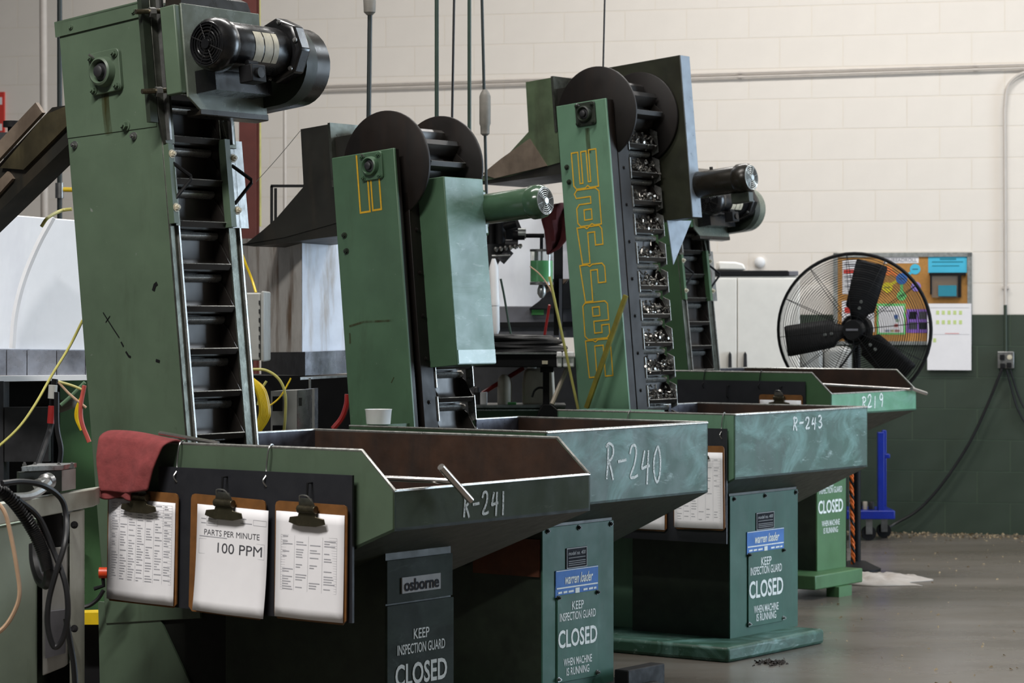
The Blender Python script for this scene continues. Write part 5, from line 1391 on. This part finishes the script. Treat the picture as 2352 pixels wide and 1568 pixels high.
cable('tan_cord', [(-20, 1140, 6.3), (10, 1175, 6.3), (25, 1230, 6.3), (38, 1300, 6.3), (45, 1360, 6.3), (35, 1400, 6.3), (10, 1440, 6.3), (-30, 1470, 6.3)], 0.0055, TAN, 'tan cord bulging in front of the bench cabinet', cat='cord')
mb = MB(); mb.lathe([(0.03, 0), (0.034, 0.02), (0.034, 0.09), (0.02, 0.11)], at(122, 1250, 6.95), (-0.1, -0.2, 1), 20)
tag(mb.build('rubber_boot', BLKM), 'black domed rubber boot under the bench beam', 'boot')
# red knob, yellow rail and dark pit behind the bench
o = MB(); o.cyl(at(228, 1315, 7.5), at(262, 1315, 7.5), 0.016, n=14); o = o.build('red_valve', SAFEO); tag(o, 'red-orange valve knob beside the near tower foot', 'knob')
MB().tube([at(236, 1320, 7.5), at(238, 1345, 7.5), at(216, 1352, 7.5)], 0.006, 7).build('valve_stem', BLKM, o)
o = slab(150, 242, 1408, 1406, 1434, 1434, 7.9, 7.9, (0, 0.08, 0), YCAB, 'yellow_rail', None); tag(o, 'yellow painted rail low between bench and near tower', 'rail')
tag(slab(150, 300, 1434, 1434, 1545, 1545, 8.0, 8.0, (0, 0.3, 0), BLKM, 'chip_bin', None), 'black chip bin on the floor under the yellow rail', 'bin')
cable('black_cable', [(185, 1395, 7.6), (205, 1390, 7.6), (225, 1375, 7.6), (238, 1355, 7.6)], 0.006, CABLE, 'thin black cable rising to the red knob')

# ------------------------------------------------------------------ machine between the two drum loaders
e = empty('machine_tool', (0, 0, 0), 0, 'machine tool with white guard panels between the two drum loaders', 'machine')
Ym = 12.4
slab(1110, 1250, 498, 498, 712, 712, Ym+0.2, Ym+0.2, (0, 0.04, 0), WHITE, 'guard_panel', e)
slab(1250, 1335, 480, 480, 640, 640, Ym+0.25, Ym+0.2, (0, 0.04, 0), WHITE, 'guard_panel', e)
slab(1140, 1345, 703, 703, 775, 775, Ym, Ym, (0, 0.3, 0), GREYP, 'front_panel', e, 0.004)
slab(1140, 1345, 740, 738, 752, 750, Ym-0.04, Ym-0.04, (0, 0.05, 0), BLKM, 'slot', e)
slab(1221, 1249, 711, 711, 723, 723, Ym-0.01, Ym-0.01, (0, 0.01, 0), c_['green'], 'green_label', e)
mb = MB(); mb.prism([at(*p, Ym-0.05) for p in ((1216, 708), (1240, 690), (1256, 672), (1300, 650), (1345, 590), (1345, 708))], (0, 0.2, 0)); mb.build('casting', DKGREY, e)
slab(1275, 1345, 470, 470, 505, 505, Ym+0.1, Ym+0.1, (0, 0.1, 0), BLKM, 'top_beam', e)
slab(1060, 1345, 820, 820, 1330, 1330, Ym+0.3, Ym+0.3, (0, 0.4, 0), DKGREY, 'base_body', e)
slab(1272, 1293, 520, 520, 770, 770, Ym-0.2, Ym-0.2, (0, 0.05, 0), BLKM, 'column', e)
slab(1284, 1291, 640, 640, 780, 780, Ym-0.22, Ym-0.22, (0, 0.03, 0), GREYP, 'column_strip', e)
# valve cluster below the green motor
e = empty('valve_cluster', (0, 0, 0), 0, 'dark oily valve cluster hanging below the green motor', 'valves')
Yv = 11.9
mb = MB(); mb.prism([at(*p, Yv) for p in ((1118, 500), (1190, 505), (1200, 530), (1185, 562), (1150, 595), (1132, 625), (1118, 615))], (0, 0.12, 0)); mb.build('manifold', DKGREY, e)
for (a, b, r, m) in (((1128, 505), (1128, 560), 0.02, BLKM), ((1148, 500), (1150, 560), 0.024, BLKM), ((1178, 540), (1205, 540), 0.022, BLKM), ((1160, 560), (1190, 560), 0.02, DKGREY), ((1190, 536), (1208, 536), 0.024, ALU), ((1205, 541), (1250, 541), 0.010, BLKM), ((1130, 588), (1172, 586), 0.007, STEEL), ((1155, 520), (1185, 512), 0.02, BLKM)):
    MB().cyl(at(*a, Yv-0.08), at(*b, Yv-0.08), r, n=14).build('valve_body', m, e)
for i in range(6): MB().lathe([(0.008, 0), (0.011, 0.008), (0.004, 0.02)], at(1140+i*11, 568-i*1.5, Yv-0.1), (0, -0.2, -1), 8).build('drip_nozzle', CHROME if i % 2 else STEEL, e)
mb = MB(); mb.tube([at(1150, 600, Yv), at(1172, 575, Yv)], 0.02, 10); mb.build('elbow', GREYP, e)
mb = MB(); mb.lathe([(0.010, 0), (0.018, 0.02), (0.02, 0.13), (0.022, 0.13), (0.022, 0.15), (0.02, 0.16), (0.021, 0.30), (0.008, 0.34)], at(1139, 768, 11.7), (-0.03, 0, 1), 16)
tag(mb.build('white_standpipe', PLASTW), 'white plastic standpipe beside the R-240 belt cover', 'pipe')
cable('green_line', [(1150, 640, 11.8), (1158, 680, 11.8), (1168, 740, 11.8), (1175, 775, 11.8)], 0.005, PIPEG, 'dark green line slanting in front of the white guard', cat='line')
e = empty('coolant_reservoir', (0, 0, 0), 0, 'clear reservoir half full of bright green coolant', 'reservoir')
c0_ = at(1244, 654, 11.9)
MB().lathe([(0.050, 0.014), (0.050, 0.11)], c0_, (0, 0, 1), 28).build('coolant', OIL, e)
MB().lathe([(0.052, 0.012), (0.052, 0.152)], c0_, (0, 0, 1), 28, caps=False).build('sight_glass', GLASS, e)
MB().lathe([(0.054, 0), (0.054, 0.012)], c0_, (0, 0, 1), 28).build('base_cap', STEEL, e); MB().lathe([(0.054, 0.152), (0.054, 0.162)], c0_, (0, 0, 1), 28).build('top_cap', STEEL, e)
MB().cyl(c0_+Vector((0, -0.02, 0)), c0_+Vector((0, -0.02, 0.16)), 0.004, n=8).build('tie_rod', STEEL, e)
MB().lathe([(0.012, 0), (0.02, -0.02), (0.02, -0.04), (0.008, -0.06)], c0_, (0, 0, 1), 14).build('drain_cock', ALU, e)
MB().cyl(c0_+Vector((0, 0, 0.16)), at(1244, 541, 11.9), 0.008, n=8).build('feed_pipe', BLKM, e)
def hung_cloth(pts, Y, mat, label):
    V = []; nx = 10
    rows = len(pts)
    for j, (l, r, y) in enumerate(pts):
        for i in range(nx+1):
            a = i/nx; p = at(l+(r-l)*a, y+3*math.sin(a*7), Y+0.03*math.sin(a*9+j*0.4)); V.append(p)
    o = MB().add(V, [(j*(nx+1)+i, j*(nx+1)+i+1, (j+1)*(nx+1)+i+1, (j+1)*(nx+1)+i) for j in range(rows-1) for i in range(nx)]).build('shop_cloth', mat)
    m = o.modifiers.new('thick', 'SOLIDIFY'); m.thickness = 0.006
    tag(o, label, 'cloth')
hung_cloth([(1252, 1310, 468), (1246, 1310, 485), (1243, 1308, 505), (1250, 1306, 530), (1255, 1300, 552), (1257, 1285, 570), (1258, 1262, 582)], 11.75, RAG_D, 'dark red cloth hanging left of the R-243 tower')
# table with coil of black hose
e = empty('work_table', (0, 0, 0), 0, 'black work table on a post between the drum loaders', 'table')
slab(1090, 1318, 811, 811, 843, 843, 11.3, 11.3, (0, 0.5, 0), BLKM, 'top', e, 0.004)
slab(1090, 1318, 809, 809, 813, 813, 11.29, 11.29, (0, 0.02, 0), EDGE, 'edge_trim', e)
slab(1247, 1262, 843, 843, 935, 935, 11.35, 11.35, (0, 0.06, 0), BLKM, 'post', e, 0.004)
slab(1241, 1271, 843, 843, 855, 855, 11.33, 11.33, (0, 0.1, 0), BLKM, 'collar', e)
slab(1245, 1258, 828, 828, 836, 836, 11.285, 11.285, (0, 0.01, 0), LABEL, 'sticker', e)
mb = MB(); mb.prism([at(*p, 11.3) for p in ((1232, 962), (1240, 942), (1248, 930), (1265, 930), (1280, 942), (1300, 962))], (0, 0.2, 0)); mb.build('foot', BLKM, e)
slab(1252, 1262, 962, 962, 1330, 1330, 11.4, 11.4, (0, 0.1, 0), BLKM, 'leg', e)
e = empty('hose_coil', (0, 0, 0), 0, 'coil of black hose lying on the work table', 'hose')
cc = at(1200, 800, 11.55); rnd = random.Random(9)
for i in range(6):
    MB().ring(cc+Vector((rnd.uniform(-0.01, 0.01), rnd.uniform(-0.01, 0.01), -0.02+0.014*i)), (rnd.uniform(-0.05, 0.05), rnd.uniform(-0.05, 0.05), 1), 0.20-0.012*i+rnd.uniform(-0.01, 0.01), 0.011, 48, 8).build('turn', CABLE, e)
for i in range(3): MB().ring(cc+Vector((0, 0, 0.02+0.01*i)), (0.03*i, 0.02, 1), 0.13+0.02*i, 0.010, 44, 8).build('turn', CABLE, e)
for p0, p1, ci_ in ((1279, 1291, 'narrow'), (1293, 1319, 'wide')):
    o = slab(p0, p1, 808, 808, 843, 843, 11.24, 11.24, (0, 0.12, 0), PLASTW, 'plastic_bin', None, 0.005); tag(o, 'white plastic bin at the end of the work table, '+ci_+' one', 'bin', 'white bins')
    slab(p0-1, p1+1, 817, 817, 820, 820, 11.23, 11.23, (0, 0.14, 0), GREY, 'rim', o)
e = empty('machine_bed', (0, 0, 0), 0, 'low green machine bed with steel top behind hopper R-240', 'machine bed')
slab(1080, 1300, 930, 930, 936, 936, 11.5, 11.5, (0, 0.3, 0), STEEL, 'top_plate', e)
slab(1080, 1298, 936, 936, 1330, 1330, 11.55, 11.55, (0, 0.25, 0), G_B, 'body', e)
slab(1080, 1250, 940, 940, 943, 943, 11.53, 11.53, (0, 0.06, 0), EDGE, 'edge_strip', e)
mb = MB(); mb.lathe([(0.031, 0), (0.032, 0.006), (0.032, 0.098), (0.025, 0.122), (0.012, 0.134)], at(1159, 929, 11.62), (0, 0, 1), 24)
o = mb.build('aerosol_can', JUG); tag(o, 'dirty white aerosol can standing on the machine bed', 'can'); MB().lathe([(0.0315, 0.094), (0.0315, 0.098)], at(1159, 929, 11.62), (0, 0, 1), 24).build('red_band', RHOSE, o)
e = empty('oil_jug', (0, 0, 0), 0, 'dirty white jug behind the table post', 'jug')
mb = MB(); mb.prism([at(*p, 11.6) for p in ((1200, 930), (1200, 880), (1204, 852), (1214, 845), (1272, 848), (1276, 930))], (0, 0.12, 0)); mb.build('body', JUG, e, bevel=0.012)
mb = MB(); mb.lathe([(0.02, 0), (0.02, 0.02)], at(1222, 846, 11.5), (0, 0, 1), 14); mb.build('cap', PLASTW, e)
cable('jug_strap', [(1222, 912, 11.4), (1228, 897, 11.4), (1240, 890, 11.4), (1256, 893, 11.4)], 0.005, CABLE, 'short black strap looped in front of the jug', cat='strap')
o = slab(1103, 1119, 901, 900, 929, 929, 11.56, 11.56, (0, 0.05, 0), PLASTW, 'small_carton', None, 0.002); tag(o, 'small white carton on the machine bed', 'carton')
o = MB(); o.lathe([(0.016, 0), (0.016, 0.05), (0.02, 0.055), (0.014, 0.075), (0.004, 0.08)], at(1096, 929, 11.58), (0, 0, 1), 16); tag(o.build('glue_bottle', DKGREY), 'small dark bottle beside the white carton', 'bottle')
o = slab(1166, 1186, 924, 924, 929, 929, 11.53, 11.53, (0, 0.05, 0), c_['green'], 'green_pad', None, 0.001); tag(o, 'small green pad next to the aerosol can', 'pad')
for a, b, Y_, r, m, nm, lab in (((1105, 905), (1202, 845), 11.6, 0.010, RHOSE, 'red_rod', 'red rod leaning behind the aerosol can'), ((1268, 928), (1302, 846), 11.3, 0.010, JUG, 'wooden_dowel', 'pale dowel leaning beside the table post'),
                                ((1262, 635), (1328, 940), 11.1, 0.006, YHOSE, 'yellow_rod', 'long thin yellow rod leaning left of the R-243 tower'), ((1262, 700), (1250, 775), 11.6, 0.006, RHOSE, 'red_rod', 'short red rod above the hose coil')):
    tag(MB().tube([at(*a, Y_), at(*b, Y_+0.05)], r, 8).build(nm, m), lab, 'rod')
cable('thin_wire', [(1218, 612, 11.6), (1240, 630, 11.5), (1262, 660, 11.4), (1275, 690, 11.3)], 0.003, TAN, 'thin tan wire crossing the green coolant', cat='wire')
cable('guy_wire', [(690, 300, 9.6), (640, 360, 9.6), (588, 418, 9.6)], 0.0012, STEEL, 'fine steel wire slanting down from the R-240 hood', cat='wire')
